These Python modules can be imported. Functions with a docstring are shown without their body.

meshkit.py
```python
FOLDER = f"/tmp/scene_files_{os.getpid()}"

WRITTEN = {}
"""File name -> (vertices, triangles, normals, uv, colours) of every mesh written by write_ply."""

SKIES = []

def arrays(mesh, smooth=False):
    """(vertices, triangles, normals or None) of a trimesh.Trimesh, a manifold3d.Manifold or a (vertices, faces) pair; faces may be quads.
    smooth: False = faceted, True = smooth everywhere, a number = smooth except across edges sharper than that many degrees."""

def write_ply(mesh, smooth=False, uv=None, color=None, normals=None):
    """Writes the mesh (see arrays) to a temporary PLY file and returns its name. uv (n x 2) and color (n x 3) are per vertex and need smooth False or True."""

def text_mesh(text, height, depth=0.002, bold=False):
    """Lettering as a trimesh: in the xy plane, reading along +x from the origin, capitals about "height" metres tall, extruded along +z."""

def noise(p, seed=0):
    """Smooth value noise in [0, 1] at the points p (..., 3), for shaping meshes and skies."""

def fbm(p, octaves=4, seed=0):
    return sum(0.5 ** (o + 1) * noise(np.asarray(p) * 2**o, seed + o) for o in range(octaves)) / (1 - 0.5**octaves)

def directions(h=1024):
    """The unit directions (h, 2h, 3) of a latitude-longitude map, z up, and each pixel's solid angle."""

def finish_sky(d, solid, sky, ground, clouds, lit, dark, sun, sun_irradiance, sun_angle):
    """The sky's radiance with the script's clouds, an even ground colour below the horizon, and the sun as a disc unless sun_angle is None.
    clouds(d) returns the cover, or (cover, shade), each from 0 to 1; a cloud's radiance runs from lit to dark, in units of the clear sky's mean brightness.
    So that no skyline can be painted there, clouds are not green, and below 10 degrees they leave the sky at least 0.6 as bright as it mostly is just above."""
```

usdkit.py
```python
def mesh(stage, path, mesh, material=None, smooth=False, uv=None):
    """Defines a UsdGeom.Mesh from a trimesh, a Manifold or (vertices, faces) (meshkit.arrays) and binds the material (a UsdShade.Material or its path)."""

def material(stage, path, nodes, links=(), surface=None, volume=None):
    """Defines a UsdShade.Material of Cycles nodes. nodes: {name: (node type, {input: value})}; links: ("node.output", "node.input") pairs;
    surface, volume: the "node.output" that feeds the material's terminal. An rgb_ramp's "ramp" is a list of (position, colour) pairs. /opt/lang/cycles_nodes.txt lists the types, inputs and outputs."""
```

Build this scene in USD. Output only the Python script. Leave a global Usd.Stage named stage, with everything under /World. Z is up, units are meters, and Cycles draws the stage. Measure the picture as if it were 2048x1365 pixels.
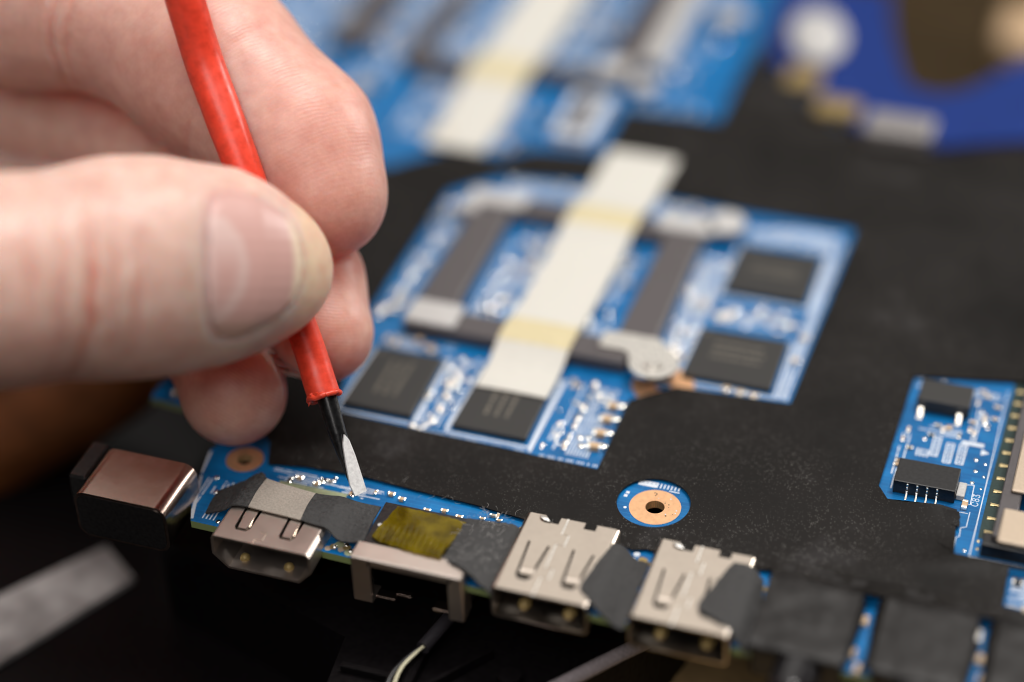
import math, random
import numpy as np
import trimesh, manifold3d, meshkit, usdkit
from meshkit import noise, fbm
from pxr import Gf, Sdf, Usd, UsdGeom, UsdLux, UsdShade, Vt
from shapely import unary_union, box as sbox
from shapely.geometry import LineString, Point, Polygon

# everything below is written in millimetres and scaled to metres: x along the ports, y into the board, z up, board top at z = 0
S = 0.001
stage = Usd.Stage.CreateInMemory()
UsdGeom.Xform.Define(stage, '/World')

# ---------------------------------------------------------------- camera, light, exposure
CAM_POS = (57.993, -218.847, 199.196)
CAM_AXES = [[0.947664, 0.318168, -0.026514], [-0.171073, 0.576144, 0.799245], [-0.26957, 0.75288, -0.60042]]   # right, down-turned up, forward
THUMB = [(-139.28, -14.89, 13.88, 15.00), (-90.59, -38.66, 45.49, 14.00), (-79.01, -28.93, 42.50, 13.10), (-68.55, -18.32, 39.45, 14.00), (-63.26, -14.65, 38.35, 13.60), (-57.00, -9.90, 36.49, 12.30), (-52.76, -5.36, 33.62, 8.70)]
INDEX = [(-156.37, 33.67, 25.82, 12.00), (-128.56, 33.76, 41.75, 10.50), (-107.76, 32.36, 45.66, 10.60), (-95.10, 30.17, 48.88, 10.60), (-74.28, 25.65, 44.69, 11.80), (-59.57, 19.98, 37.64, 10.40), (-53.08, 14.90, 32.52, 8.70)]
MIDDLE = [(-156.78, 36.13, 15.77, 11.00), (-132.54, 39.60, 22.55, 9.50), (-110.70, 37.42, 25.01, 8.20), (-89.66, 30.78, 25.56, 8.30), (-70.38, 21.20, 23.20, 8.20), (-55.27, 11.89, 19.74, 7.20), (-51.51, 6.22, 15.10, 7.40)]
RING = [(-160.24, 37.36, 5.54, 10.00), (-125.08, 31.73, 9.34, 9.00), (-106.25, 28.05, 11.26, 8.50), (-81.21, 14.77, 11.67, 8.30), (-67.10, 4.09, 11.94, 8.00), (-61.59, -3.88, 9.46, 7.70)]
LITTLE = [(-160.39, 32.67, -6.94, 10.00), (-132.62, 28.99, -7.36, 9.00), (-111.28, 25.47, -4.71, 8.50), (-99.38, 24.84, -0.84, 8.20)]
PALM = [(-161.61, 22.58, 14.26, 24.00), (-188.42, 7.14, 10.28, 26.00)]
NAIL_O, NAIL_A, NAIL_B, NAIL_N = [(-57.00, -9.90, 36.49), (0.76, 0.59, -0.26), (-0.15, 0.55, 0.82), (0.63, -0.58, 0.51)]
NAIL_POLY = [(-5.21, 3.95), (-5.44, -0.54), (-5.16, -4.39), (-4.35, -7.48), (-3.02, -9.03), (-0.68, -9.17), (2.33, -8.14), (5.02, -6.51), (7.19, -4.35), (8.26, -1.73), (8.38, 0.89), (7.95, 3.63), (6.98, 5.77), (5.27, 7.37), (2.89, 8.61), (0.2, 9.33), (-2.46, 9.27), (-4.11, 8.46), (-4.96, 6.52)]
NAIL_LUN = [(-5.48, 5.87), (-3.1, 5.91), (-1.09, 3.37), (-0.27, 0.15), (-0.66, -3.08), (-2.37, -6.0), (-4.35, -7.48), (-5.42, -4.4)]
WRINKLES = [(-27.99, -1.99), (-24.14, -3.84), (-20.19, -4.45), (-17.86, -1.92), (-14.27, -4.43)]
ROD = [(-80.43, 22.35, 87.45, 2.70), (-74.80, 17.04, 73.26, 2.70), (-71.62, 15.16, 61.15, 2.70), (-68.99, 13.45, 52.83, 2.72), (-65.07, 9.95, 46.68, 2.68), (-61.18, 6.53, 40.65, 2.56), (-54.92, 1.40, 29.74, 2.38), (-49.23, -3.11, 19.20, 2.25), (-47.45, -4.94, 16.11, 2.30), (-46.22, -6.16, 14.03, 2.33)]
SHAFT = [(-49.23, -3.11, 19.20, 1.40), (-45.66, -6.32, 13.57, 1.40), (-43.53, -8.61, 9.75, 1.25)]
SHAFT_TIP = [(-39.70, -13.22, 3.24), (-38.54, -11.79, 3.35), (-40.13, -12.13, 2.31), (-38.98, -11.35, 2.78), (-40.61, -12.24, 5.22)]
BEVEL = [(-42.21, -9.31, 10.53), (-41.51, -9.35, 9.74), (-40.38, -10.09, 7.89), (-39.35, -11.00, 5.70), (-38.35, -11.90, 3.30), (-39.48, -13.40, 3.26), (-40.27, -12.97, 4.81), (-41.23, -11.56, 7.51), (-42.03, -10.33, 9.49)]
BROWN_AXIS = [(-92.15, 25.75, -9.62), (-126.81, 4.32, -30.91)]
STRIP_END = [(-98.78, -17.83, -28.00), (-88.24, -3.02, -28.00), (-80.73, -8.25, -28.00), (-91.56, -30.66, -28.00)]

cam = UsdGeom.Camera.Define(stage, '/World/camera')
r_, d_, f_ = [np.array(a) for a in CAM_AXES]
m4 = Gf.Matrix4d(1)
for i, a in enumerate((r_, d_, -f_)):
    m4.SetRow3(i, Gf.Vec3d(*[float(q) for q in a]))
m4.SetTranslateOnly(Gf.Vec3d(*[float(q) * S for q in CAM_POS]))
cam.AddTransformOp().Set(m4)
cam.CreateFocalLengthAttr(80.0)
cam.CreateHorizontalApertureAttr(80.0 * 2048 / 4300)
cam.CreateVerticalApertureAttr(80.0 * 1365 / 4300)
cam.CreateClippingRangeAttr(Gf.Vec2f(.02, 50))
cam.CreateFStopAttr(4.0)
cam.CreateFocusDistanceAttr(.2990)
cam.CreateExposureAttr(0.16)


def lamp(name, pos, target, w, h, intensity, color):
    """A soft box: a rectangle that shines from pos (metres) towards target."""
    l = UsdLux.RectLight.Define(stage, '/World/' + name)
    z = np.array(pos, float) - np.array(target, float)
    z /= np.linalg.norm(z)
    x = np.cross((0, 1, 0.01), z)
    x /= np.linalg.norm(x)
    y = np.cross(z, x)
    t = Gf.Matrix4d(1)
    for i, a in enumerate((x, y, z)):
        t.SetRow3(i, Gf.Vec3d(*map(float, a)))
    t.SetTranslateOnly(Gf.Vec3d(*map(float, pos)))
    l.AddTransformOp().Set(t)
    l.CreateWidthAttr(w)
    l.CreateHeightAttr(h)
    l.CreateIntensityAttr(intensity)
    l.CreateColorAttr(Gf.Vec3f(*color))


lamp('key_lamp', (.20, .22, .82), (-.02, .02, .02), .24, .24, 32.5, (1.0, .965, .92))
lamp('ceiling_lamp', (-.05, -.22, 1.05), (0, 0, 0), .9, .9, 2.1, (1.0, .975, .955))
lamp('reflection_panel', (-.22, .94, 1.02), (0, 0, 0), 1.5, .72, .92, (1.0, .955, .90))  # unseen panel, added for the metal tops and the film to reflect
lamp('front_fill', (.06, -.66, .72), (-.05, 0, .03), .5, .4, 4.4, (1.0, .96, .93))  # unseen fill, added to brighten the thumb and fingers from the front
lamp('side_lamp', (.62, .78, .30), (0, 0, 0), .22, .22, 24.0, (1.0, .97, .93))

# ---------------------------------------------------------------- helpers
W = '/World'
LOOKS = W + '/Looks'
used = {}


def numbered(path):
    n = used.get(path, 0)
    used[path] = n + 1
    return path if n == 0 else '%s_%03d' % (path, n)


bases = {}


def thing(name, label, cat, base=(0, 0, 0), group=None):
    path = numbered(W + '/' + name)
    x = UsdGeom.Xform.Define(stage, path)
    x.AddTranslateOp().Set(Gf.Vec3d(*[float(v) * S for v in base]))
    bases[path] = np.array(base, float)
    tag(x.GetPrim(), label, cat, group)
    return path


def tag(prim, label=None, cat=None, group=None, kind=None):
    for k, v in (('label', label), ('category', cat), ('group', group), ('kind', kind)):
        if v:
            prim.SetCustomDataByKey(k, v)


def tri(mesh):
    if hasattr(mesh, 'to_mesh'):
        q = mesh.to_mesh()
        return trimesh.Trimesh(np.array(q.vert_properties[:, :3]), np.array(q.tri_verts), process=False)
    if isinstance(mesh, (list, tuple)) and len(mesh) and not isinstance(mesh[0], np.ndarray):
        return trimesh.util.concatenate([tri(m) for m in mesh])
    if isinstance(mesh, tuple):
        v, f = mesh
        f = np.asarray(f)
        if f.shape[1] == 4:
            f = np.vstack([f[:, [0, 1, 2]], f[:, [0, 2, 3]]])
        return trimesh.Trimesh(np.asarray(v, float), f, process=False)
    return mesh


def part(parent, name, mesh, mat, smooth=30, label=None, tint=None, kind=None):
    """One mesh (given in millimetres) as a child of parent; a parent that is itself a part carries sub-parts."""
    root = '/'.join(parent.split('/')[:3])
    m = tri(mesh)
    v = (np.array(m.vertices) - bases[root]) * S
    path = numbered(parent + '/' + name)
    g = usdkit.mesh(stage, path, (v, np.array(m.faces)), M[mat], smooth=smooth)
    if tint is not None:
        UsdGeom.PrimvarsAPI(g).CreatePrimvar('tint', Sdf.ValueTypeNames.Color3fArray, 'vertex').Set(Vt.Vec3fArray.FromNumpy(np.asarray(tint, np.float32)))
    tag(g.GetPrim(), label=label, kind=kind)
    return path


def setting(name, mesh, mat, smooth=30):
    m = tri(mesh)
    g = usdkit.mesh(stage, numbered(W + '/' + name), (np.array(m.vertices) * S, np.array(m.faces)), M[mat], smooth=smooth)
    tag(g.GetPrim(), kind='structure')


def hull(pts):
    return trimesh.Trimesh(pts, process=False).convex_hull


def box(x0, x1, y0, y1, z0, z1, b=0.08):
    """A box with chamfered edges."""
    b = min(b, (x1 - x0) * .3, (y1 - y0) * .3, (z1 - z0) * .3)
    p = []
    for sx in (0, 1):
        for sy in (0, 1):
            for sz in (0, 1):
                c = np.array([(x0, x1)[sx], (y0, y1)[sy], (z0, z1)[sz]])
                d = np.array([1 - 2 * sx, 1 - 2 * sy, 1 - 2 * sz]) * b
                for k in range(3):
                    e = d.copy()
                    e[k] = 0
                    p.append(c + e)
    return hull(np.array(p))


def extrude(poly, z0, z1):
    gs = getattr(poly, 'geoms', [poly])
    out = []
    for g in gs:
        if g.area > 1e-9:
            m = trimesh.creation.extrude_polygon(g, z1 - z0, engine='earcut')
            m.apply_translation((0, 0, z0))
            out.append(m)
    return trimesh.util.concatenate(out)


def mani(m):
    m = tri(m)
    m = trimesh.Trimesh(m.vertices, m.faces, process=True)
    m.merge_vertices()
    return manifold3d.Manifold(manifold3d.Mesh(np.asarray(m.vertices, np.float32), np.asarray(m.faces, np.uint32)))


def mext(poly, z0, z1):
    """Extrude a flat shape as a Manifold."""
    rings = []
    for g in getattr(poly, 'geoms', [poly]):
        for r in (g.exterior, *g.interiors):
            rings.append(np.array(r.coords)[:-1, :2])
    cs = manifold3d.CrossSection(rings, manifold3d.FillRule.EvenOdd)
    return manifold3d.Manifold.extrude(cs, z1 - z0).translate((0, 0, z0))


def tube(pts, radii, n=16, cap=True):
    p = np.asarray(pts, float)
    r = np.broadcast_to(np.asarray(radii, float), (len(p),))
    t = np.gradient(p, axis=0)
    t /= np.linalg.norm(t, axis=1, keepdims=True)
    u = np.cross(t[0], [0.3, 0.2, 1.0])
    u /= np.linalg.norm(u)
    V, k = [], np.linspace(0, 2 * np.pi, n, endpoint=False)
    for i in range(len(p)):
        u = u - t[i] * (u @ t[i])
        u /= np.linalg.norm(u)
        w = np.cross(t[i], u)
        V.append(p[i] + r[i] * (np.cos(k)[:, None] * u + np.sin(k)[:, None] * w))
    F = []
    for i in range(len(p) - 1):
        for j in range(n):
            a, b = i * n + j, i * n + (j + 1) % n
            F += [(a, b, b + n), (a, b + n, a + n)]
    V = np.vstack(V)
    if cap:
        c0, c1 = len(V), len(V) + 1
        V = np.vstack([V, p[0], p[-1]])
        e = (len(p) - 1) * n
        F += [(c0, (j + 1) % n, j) for j in range(n)] + [(c1, e + j, e + (j + 1) % n) for j in range(n)]
    return trimesh.Trimesh(V, F, process=False)


def smooth_path(pts, n=6):
    """Catmull-Rom through the points (any number of columns)."""
    p = np.asarray(pts, float)
    q = np.vstack([2 * p[0] - p[1], p, 2 * p[-1] - p[-2]])
    out = []
    for i in range(len(p) - 1):
        a, b, c, d = q[i:i + 4]
        for t in np.arange(n) / n:
            out.append(.5 * ((2 * b) + (c - a) * t + (2 * a - 5 * b + 4 * c - d) * t * t + (3 * b - a - 3 * c + d) * t ** 3))
    out.append(p[-1])
    return np.array(out)


def ribbon(rows, th, nu=8, nv=6, wob=0.0, seed=0, ragged=0.0):
    """A flexible sheet of thickness th through rows of points (each row across the sheet)."""
    R = [smooth_path(r, nu) for r in rows]
    cols = [smooth_path([r[k] for r in R], nv) for k in range(len(R[0]))]
    G = np.array(cols).transpose(1, 0, 2)           # along rows, across
    if wob:
        G[..., 2] += wob * (fbm(G * .45 + seed * 7.3, 3, seed) - .5) * 2
    if ragged:
        e = ragged * (noise(G * 2.1, seed + 5) - .5) * 2
        for sl in (np.s_[0], np.s_[-1]):
            G[sl][..., 1] += e[sl]
        G[:, 0, 0] += e[:, 0]
        G[:, -1, 0] += e[:, -1]
    du, dv = np.gradient(G, axis=0), np.gradient(G, axis=1)
    N = np.cross(du, dv)
    N /= np.linalg.norm(N, axis=2, keepdims=True) + 1e-12
    N *= np.where(N[..., 2:].mean() < 0, -1, 1)
    a, b = G.shape[:2]
    top, bot = (G + N * th / 2).reshape(-1, 3), (G - N * th / 2).reshape(-1, 3)
    V = np.vstack([top, bot])
    F = []
    o = a * b
    for i in range(a - 1):
        for j in range(b - 1):
            p, q, r, s = i * b + j, i * b + j + 1, (i + 1) * b + j + 1, (i + 1) * b + j
            F += [(p, q, r), (p, r, s), (o + p, o + r, o + q), (o + p, o + s, o + r)]
    rim = [i * b for i in range(a)] + [(a - 1) * b + j for j in range(1, b)] + [i * b + b - 1 for i in range(a - 2, -1, -1)] + [j for j in range(b - 2, 0, -1)]
    for p, q in zip(rim, rim[1:] + rim[:1]):
        F += [(p, q, o + q), (p, o + q, o + p)]
    m = trimesh.Trimesh(V, F, process=False)
    if m.volume < 0:
        m.invert()
    return m


def disc(x, y, z, r, h=.02, n=24, r0=0):
    g = Point(x, y).buffer(r, n // 4)
    if r0:
        g = g.difference(Point(x, y).buffer(r0, n // 4))
    return extrude(g, z, z + h)


def poly2(pts):
    return Polygon(pts).buffer(0)


# ---------------------------------------------------------------- materials
M = {}


def mat(name, nodes, links=(), surface='p.BSDF'):
    M[name] = usdkit.material(stage, LOOKS + '/' + name, nodes, links, surface=surface)


def plain(name, color, rough=.5, metallic=0., bump=0., scale=2000., var=.12, **kw):
    """Principled, with a little uneven tone, roughness and relief."""
    c = np.array(color, float)
    n = {'g': ('geometry', {}), 'n': ('noise_texture', {'scale': scale, 'detail': 4.0, 'roughness': .6}),
         'r': ('rgb_ramp', {'ramp': [(.3, tuple(c * (1 - var))), (.7, tuple(np.minimum(c * (1 + var), 1)))]}),
         'rr': ('map_range', {'from_min': .3, 'from_max': .7, 'to_min': max(rough - var * .4, .02), 'to_max': min(rough + var * .4, 1.)}),
         'p': ('principled_bsdf', {'metallic': metallic, **kw})}
    l = [('g.position', 'n.vector'), ('n.fac', 'r.fac'), ('r.color', 'p.base_color'), ('n.fac', 'rr.value'), ('rr.result', 'p.roughness')]
    if bump:
        n['b'] = ('bump', {'strength': 1.0, 'distance': bump * S})
        l += [('n.fac', 'b.height'), ('b.normal', 'p.normal')]
    mat(name, n, l)


# circuit board: blue solder mask on top (with faint buried tracks), pale green glass fibre at the cut edges
mat('solder_mask', {
    'g': ('geometry', {}), 's': ('separate_xyz', {}), 'up': ('math', {'math_type': 'greater_than', 'value2': .5}),
    'br': ('brick_texture', {'scale': 420.0, 'mortar_size': .012, 'mortar_smooth': .2, 'brick_width': 2.3, 'row_height': .32, 'color1': (.002, .125, .34), 'color2': (.002, .095, .28), 'mortar': (.012, .17, .42)}),
    'n': ('noise_texture', {'scale': 160.0, 'detail': 3.0}),
    'd': ('rgb_ramp', {'ramp': [(.35, (.8, .8, .8)), (.65, (1.15, 1.12, 1.08))]}),
    'mu': ('mix_color', {'blend_type': 'multiply', 'fac': 1.0}),
    'mx': ('mix_color', {'a': (.20, .25, .10)}),
    'p': ('principled_bsdf', {'roughness': .32, 'coat_weight': .08, 'coat_roughness': .2, 'specular_ior_level': .3})},
    [('g.normal', 's.vector'), ('s.z', 'up.value1'), ('g.position', 'br.vector'), ('g.position', 'n.vector'), ('n.fac', 'd.fac'), ('br.color', 'mu.a'), ('d.color', 'mu.b'),
     ('up.value', 'mx.fac'), ('mu.result', 'mx.b'), ('mx.result', 'p.base_color')])
# black insulating film: matte, faint scuffs, and pale dust specks
mat('black_film', {
    'g': ('geometry', {}), 'v': ('voronoi_texture', {'scale': 3600.0, 'randomness': 1.0}), 'wn': ('separate_color', {}),
    'a': ('map_range', {'from_min': .10, 'from_max': .22, 'to_min': 1.0, 'to_max': 0.0, 'clamp': True}), 'b': ('math', {'math_type': 'greater_than', 'value2': .35}),
    'c': ('math', {'math_type': 'multiply'}), 'n': ('noise_texture', {'scale': 60.0, 'detail': 5.0, 'roughness': .65}), 'n2': ('noise_texture', {'scale': 2600.0, 'detail': 3.0}),
    'ds': ('map_range', {'from_min': .38, 'from_max': .62, 'to_min': .10, 'to_max': 1.0, 'clamp': True}), 'c2': ('math', {'math_type': 'multiply'}),
    'r': ('rgb_ramp', {'ramp': [(.3, (.0038, .0030, .0025)), (.58, (.0074, .0058, .0049)), (.72, (.020, .018, .018))]}),
    'mx': ('mix_color', {'b': (.30, .29, .27)}), 'rr': ('map_range', {'from_min': .3, 'from_max': .75, 'to_min': .48, 'to_max': .66}),
    'bm': ('bump', {'distance': .03 * S, 'strength': .8}), 'p': ('principled_bsdf', {'specular_ior_level': .17})},
    [('g.position', 'v.vector'), ('g.position', 'n.vector'), ('g.position', 'n2.vector'), ('v.distance', 'a.value'), ('v.color', 'wn.color'), ('wn.r', 'b.value1'), ('a.result', 'c.value1'), ('b.value', 'c.value2'),
     ('n.fac', 'ds.value'), ('c.value', 'c2.value1'), ('ds.result', 'c2.value2'), ('n.fac', 'r.fac'), ('r.color', 'mx.a'), ('c2.value', 'mx.fac'), ('mx.result', 'p.base_color'), ('n.fac', 'rr.value'), ('rr.result', 'p.roughness'),
     ('n2.fac', 'bm.height'), ('bm.normal', 'p.normal')])
plain('nickel', (.62, .54, .46), .27, 1., scale=260, var=.03)
plain('nickel_soft', (.66, .57, .51), .40, 1., scale=260, var=.05)
plain('nickel_dark', (.44, .33, .28), .24, 1., scale=260, var=.05)
plain('tin', (.80, .77, .72), .32, 1., bump=.02, scale=2500)
plain('solder', (.90, .87, .80), .14, 1., bump=.01, scale=1500)
plain('copper', (.80, .46, .25), .42, .75, bump=.008, scale=1200, var=.10)
plain('gold', (.62, .49, .26), .36, 1.)
plain('gold_dull', (.27, .19, .07), .5, .3)
plain('silkscreen', (.56, .60, .66), .6, var=.06)
plain('chip_black', (.020, .019, .018), .46, bump=.01, scale=5000, specular_ior_level=.5)
plain('chip_print', (.13, .115, .09), .6)
plain('plastic_black', (.009, .0085, .009), .33, bump=.006, scale=1800)
plain('plastic_gloss', (.012, .011, .012), .13)
plain('plastic_dark', (.004, .0032, .0036), .34, bump=.01, scale=900, specular_ior_level=.12)
plain('plastic_mauve', (.072, .063, .065), .45, bump=.01, scale=2500)
plain('plastic_white', (.43, .42, .41), .5)
plain('ceramic_tan', (.50, .34, .20), .45)
plain('ceramic_grey', (.30, .27, .23), .4)
plain('paper_tape', (.525, .51, .465), .62, bump=.012, scale=900, var=.03)
plain('tape_yellowed', (.52, .45, .275), .6, bump=.012, scale=900, var=.08)
plain('cloth_tape', (.030, .029, .029), .85, bump=.22, scale=1900, var=.6)
plain('cloth_mesh', (.27, .235, .20), .7, bump=.08, scale=3000, var=.18)
plain('lint', (.34, .33, .32), .9)
plain('red_rubber', (.70, .052, .024), .38, bump=.03, scale=700, var=.18, subsurface_weight=.15, subsurface_scale=.001, subsurface_radius=(1., .25, .15))
plain('shaft_black', (.006, .006, .0065), .28, bump=.008, scale=1500)
plain('ground_steel', (.86, .85, .84), .40, .25, bump=.05, scale=1700, var=.14)
plain('brushed_metal', (.31, .29, .285), .5, .3, bump=.02, scale=110, var=.45)
plain('table_wood', (.030, .018, .006), .6, bump=.05, scale=120, var=.25, specular_ior_level=.15)
plain('blue_violet', (.009, .027, .145), .6, specular_ior_level=.12, var=.1, scale=200)
plain('frosted_plastic', (.30, .26, .27), .28, transmission_weight=.25)
plain('orange_brown', (.16, .048, .009), .55, bump=.03, scale=150, var=.3)
plain('lightened_brown', (.26, .17, .075), .8, bump=.03, scale=400)  # lighter than the table brown, so the shaded gap reads brighter
plain('label_green', (.30, .33, .20), .5)
plain('grey_shell', (.24, .225, .22), .45, .3)
plain('film_painted_sheen', (.013, .0115, .011), .52, bump=.05, scale=900, var=.3, specular_ior_level=.3)  # same film as black_film, its sheen painted in as a lighter colour
plain('wire_cream', (.62, .58, .40), .45)
plain('cable_black', (.022, .019, .023), .5, bump=.02, scale=2500)
plain('beige_plate', (.50, .40, .30), .38, .35, bump=.004, scale=2500, var=.05)
plain('dark_green', (.010, .028, .024), .35)
# amber polyimide tape: thin, clear and coloured
mat('amber_tape', {'g': ('geometry', {}), 'n': ('noise_texture', {'scale': 420.0, 'detail': 4.0}), 'b': ('bump', {'distance': .06 * S, 'strength': 1.0}),
                   'r': ('rgb_ramp', {'ramp': [(.3, (.075, .052, .001)), (.7, (.21, .16, .004))]}),
                   'p': ('principled_bsdf', {'roughness': .16, 'specular_ior_level': .35}), 't': ('transparent_bsdf', {'color': (.80, .62, .03)}), 'mx': ('mix_closure', {'fac': .45})},
    [('g.position', 'n.vector'), ('n.fac', 'b.height'), ('b.normal', 'p.normal'), ('n.fac', 'r.fac'), ('r.color', 'p.base_color'), ('p.BSDF', 'mx.closure1'), ('t.BSDF', 'mx.closure2')], surface='mx.closure')
# skin: subsurface, tint painted per vertex (redness of the creases and tips), fine ridges as relief
mat('skin', {'t': ('attribute', {'attribute': 'tint'}), 'g': ('geometry', {}), 'n': ('noise_texture', {'scale': 330.0, 'detail': 5.0, 'roughness': .6}), 'mott': ('rgb_ramp', {'ramp': [(.32, (.90, .80, .78)), (.68, (1.05, 1.06, 1.06))]}),
             'mu': ('mix_color', {'blend_type': 'multiply', 'fac': 1.0}),
             'w': ('wave_texture', {'wave_type': 'rings', 'rings_direction': 'spherical', 'scale': 620.0, 'distortion': 5.0, 'detail': 2.0, 'detail_scale': .5}),
             'mp': ('mapping', {'mapping_type': 'point', 'location': (.050, -.012, -.030)}),
             'wm': ('math', {'math_type': 'multiply', 'value2': .36}), 'n2': ('noise_texture', {'scale': 1500.0, 'detail': 4.0}), 'ad': ('math', {'math_type': 'add'}),
             'b': ('bump', {'distance': .04 * S, 'strength': .8}),
             'p': ('principled_bsdf', {'roughness': .43, 'subsurface_weight': 1.0, 'subsurface_scale': .0015, 'subsurface_radius': (1.0, .36, .22), 'specular_ior_level': .42})},
    [('g.position', 'n.vector'), ('g.position', 'mp.vector'), ('mp.vector', 'w.vector'), ('g.position', 'n2.vector'), ('n.fac', 'mott.fac'), ('t.color', 'mu.a'), ('mott.color', 'mu.b'), ('mu.result', 'p.base_color'),
     ('w.fac', 'wm.value1'), ('wm.value', 'ad.value1'), ('n2.fac', 'ad.value2'), ('ad.value', 'b.height'), ('b.normal', 'p.normal')])
mat('nail', {'t': ('attribute', {'attribute': 'tint'}), 'g': ('geometry', {}), 'n': ('noise_texture', {'scale': 500.0, 'detail': 3.0}), 'b': ('bump', {'distance': .02 * S, 'strength': .6}),
             'p': ('principled_bsdf', {'roughness': .38, 'specular_ior_level': .4})},
    [('t.color', 'p.base_color'), ('g.position', 'n.vector'), ('n.fac', 'b.height'), ('b.normal', 'p.normal')])

# ---------------------------------------------------------------- setting
setting('table', box(-420, 420, -260, 620, -50, -30, 2), 'table_wood')

# laptop case: black plastic trays under the board
case = thing('laptop_case', 'open black plastic laptop case lying under the circuit board', 'laptop case', (0, 40, -30))
def tray(pts, z0, z1):
    return extrude(poly2(pts), z0, z1)
part(case, 'base', tray([(-34, -60), (-22, -60), (-8.2, -27.9), (.8, -17), (8, 10), (60, 14), (60, 92), (-80, 60), (-72, -13), (-38, -24)], -30, -13.5), 'plastic_dark')
part(case, 'base', tray([(-170, -80), (-58, -80), (-46, -34), (-40, 70), (-170, 70)], -29.9, -29.0), 'plastic_dark', label='lower left corner of the base, lying deeper')
part(case, 'rib', box(-26.5, -25.3, -34, -18, -13.4, -11.6), 'plastic_dark')
part(case, 'rib', hull(np.array([(-24.0, -31, -13.4), (-23.2, -31, -13.4), (-17.5, -22, -13.4), (-16.7, -22, -13.4), (-24.0, -31, -11.8), (-23.2, -31, -11.8), (-17.5, -22, -11.8), (-16.7, -22, -11.8)])), 'plastic_dark')
part(case, 'boss', tube([(-13, -26, -13.4), (-13, -26, -11.5)], [1.8, 1.6], 20), 'plastic_dark')
part(case, 'rib', box(-36, -27.5, -30.5, -29.6, -13.4, -12.2), 'plastic_dark')

# ---------------------------------------------------------------- motherboard
mb = thing('motherboard', 'blue laptop circuit board under black insulating film with ports along its front edge', 'motherboard', (0, 40, 0))
pcb = poly2([(-64.2, -12.1), (-65.2, -6.5), (-63.5, -3.2), (-60, -2.0), (-66, 1.0), (-79, 2.0), (-79, 60), (-128, 70), (-128, 185), (-20, 185), (-16.4, 130), (-13, 124.5), (6, 105), (9, 103.6), (20, 102), (36, 108.5), (110, 120), (110, -24), (15, -23.4), (-55, -21.6), (-61.2, -21.5), (-62.5, -18.5)])
for x0, x1, y1 in ((-15.9, -2.4, -9.6), (2.7, 16.7, -9.6), (-36, -20, -12), (-55.8, -41.2, -16)):
    pcb = pcb.difference(sbox(x0, -40, x1, y1))
holes = [(0, 0, 1.35), (-59.4, -7.1, 1.15)]
for x, y, r in holes:
    pcb = pcb.difference(Point(x, y).buffer(r, 16))
board = part(mb, 'circuit_board', extrude(pcb, -1.2, 0), 'solder_mask')
rb = lambda x0, x1, y0, y1, r=.8: sbox(x0 + r, y0 + r, x1 - r, y1 - r).buffer(r, 4)
gpu_cut = poly2([(-51, 6.6), (-9.9, 5.0), (-10, 21.6), (-4.1, 26.6), (13.0, 27.6), (13.2, 75.8), (-5.4, 75.6), (-34.8, 76.6), (-48.2, 74.4), (-55, 67.9), (-55.4, 30)])
cpu_cut = poly2([(-128.5, 70.5), (-68, 72), (-60, 80), (-50, 80.5), (-45, 84.5), (-33.6, 86), (-34, 102), (-16.6, 102.6), (-17.3, 150), (-20, 186), (-128.5, 186)])
right_cut = poly2([(29.4, 39.2), (45, 42.3), (111, 50), (111, 4.0), (49.2, 1.2), (41.3, 1.4), (40.2, 10.7), (30.6, 10.5), (28.9, 13.0)])
rc2 = poly2([(48.7, .6), (111, 5), (111, -7), (60, -7.6), (49.1, -8.6)])
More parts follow.
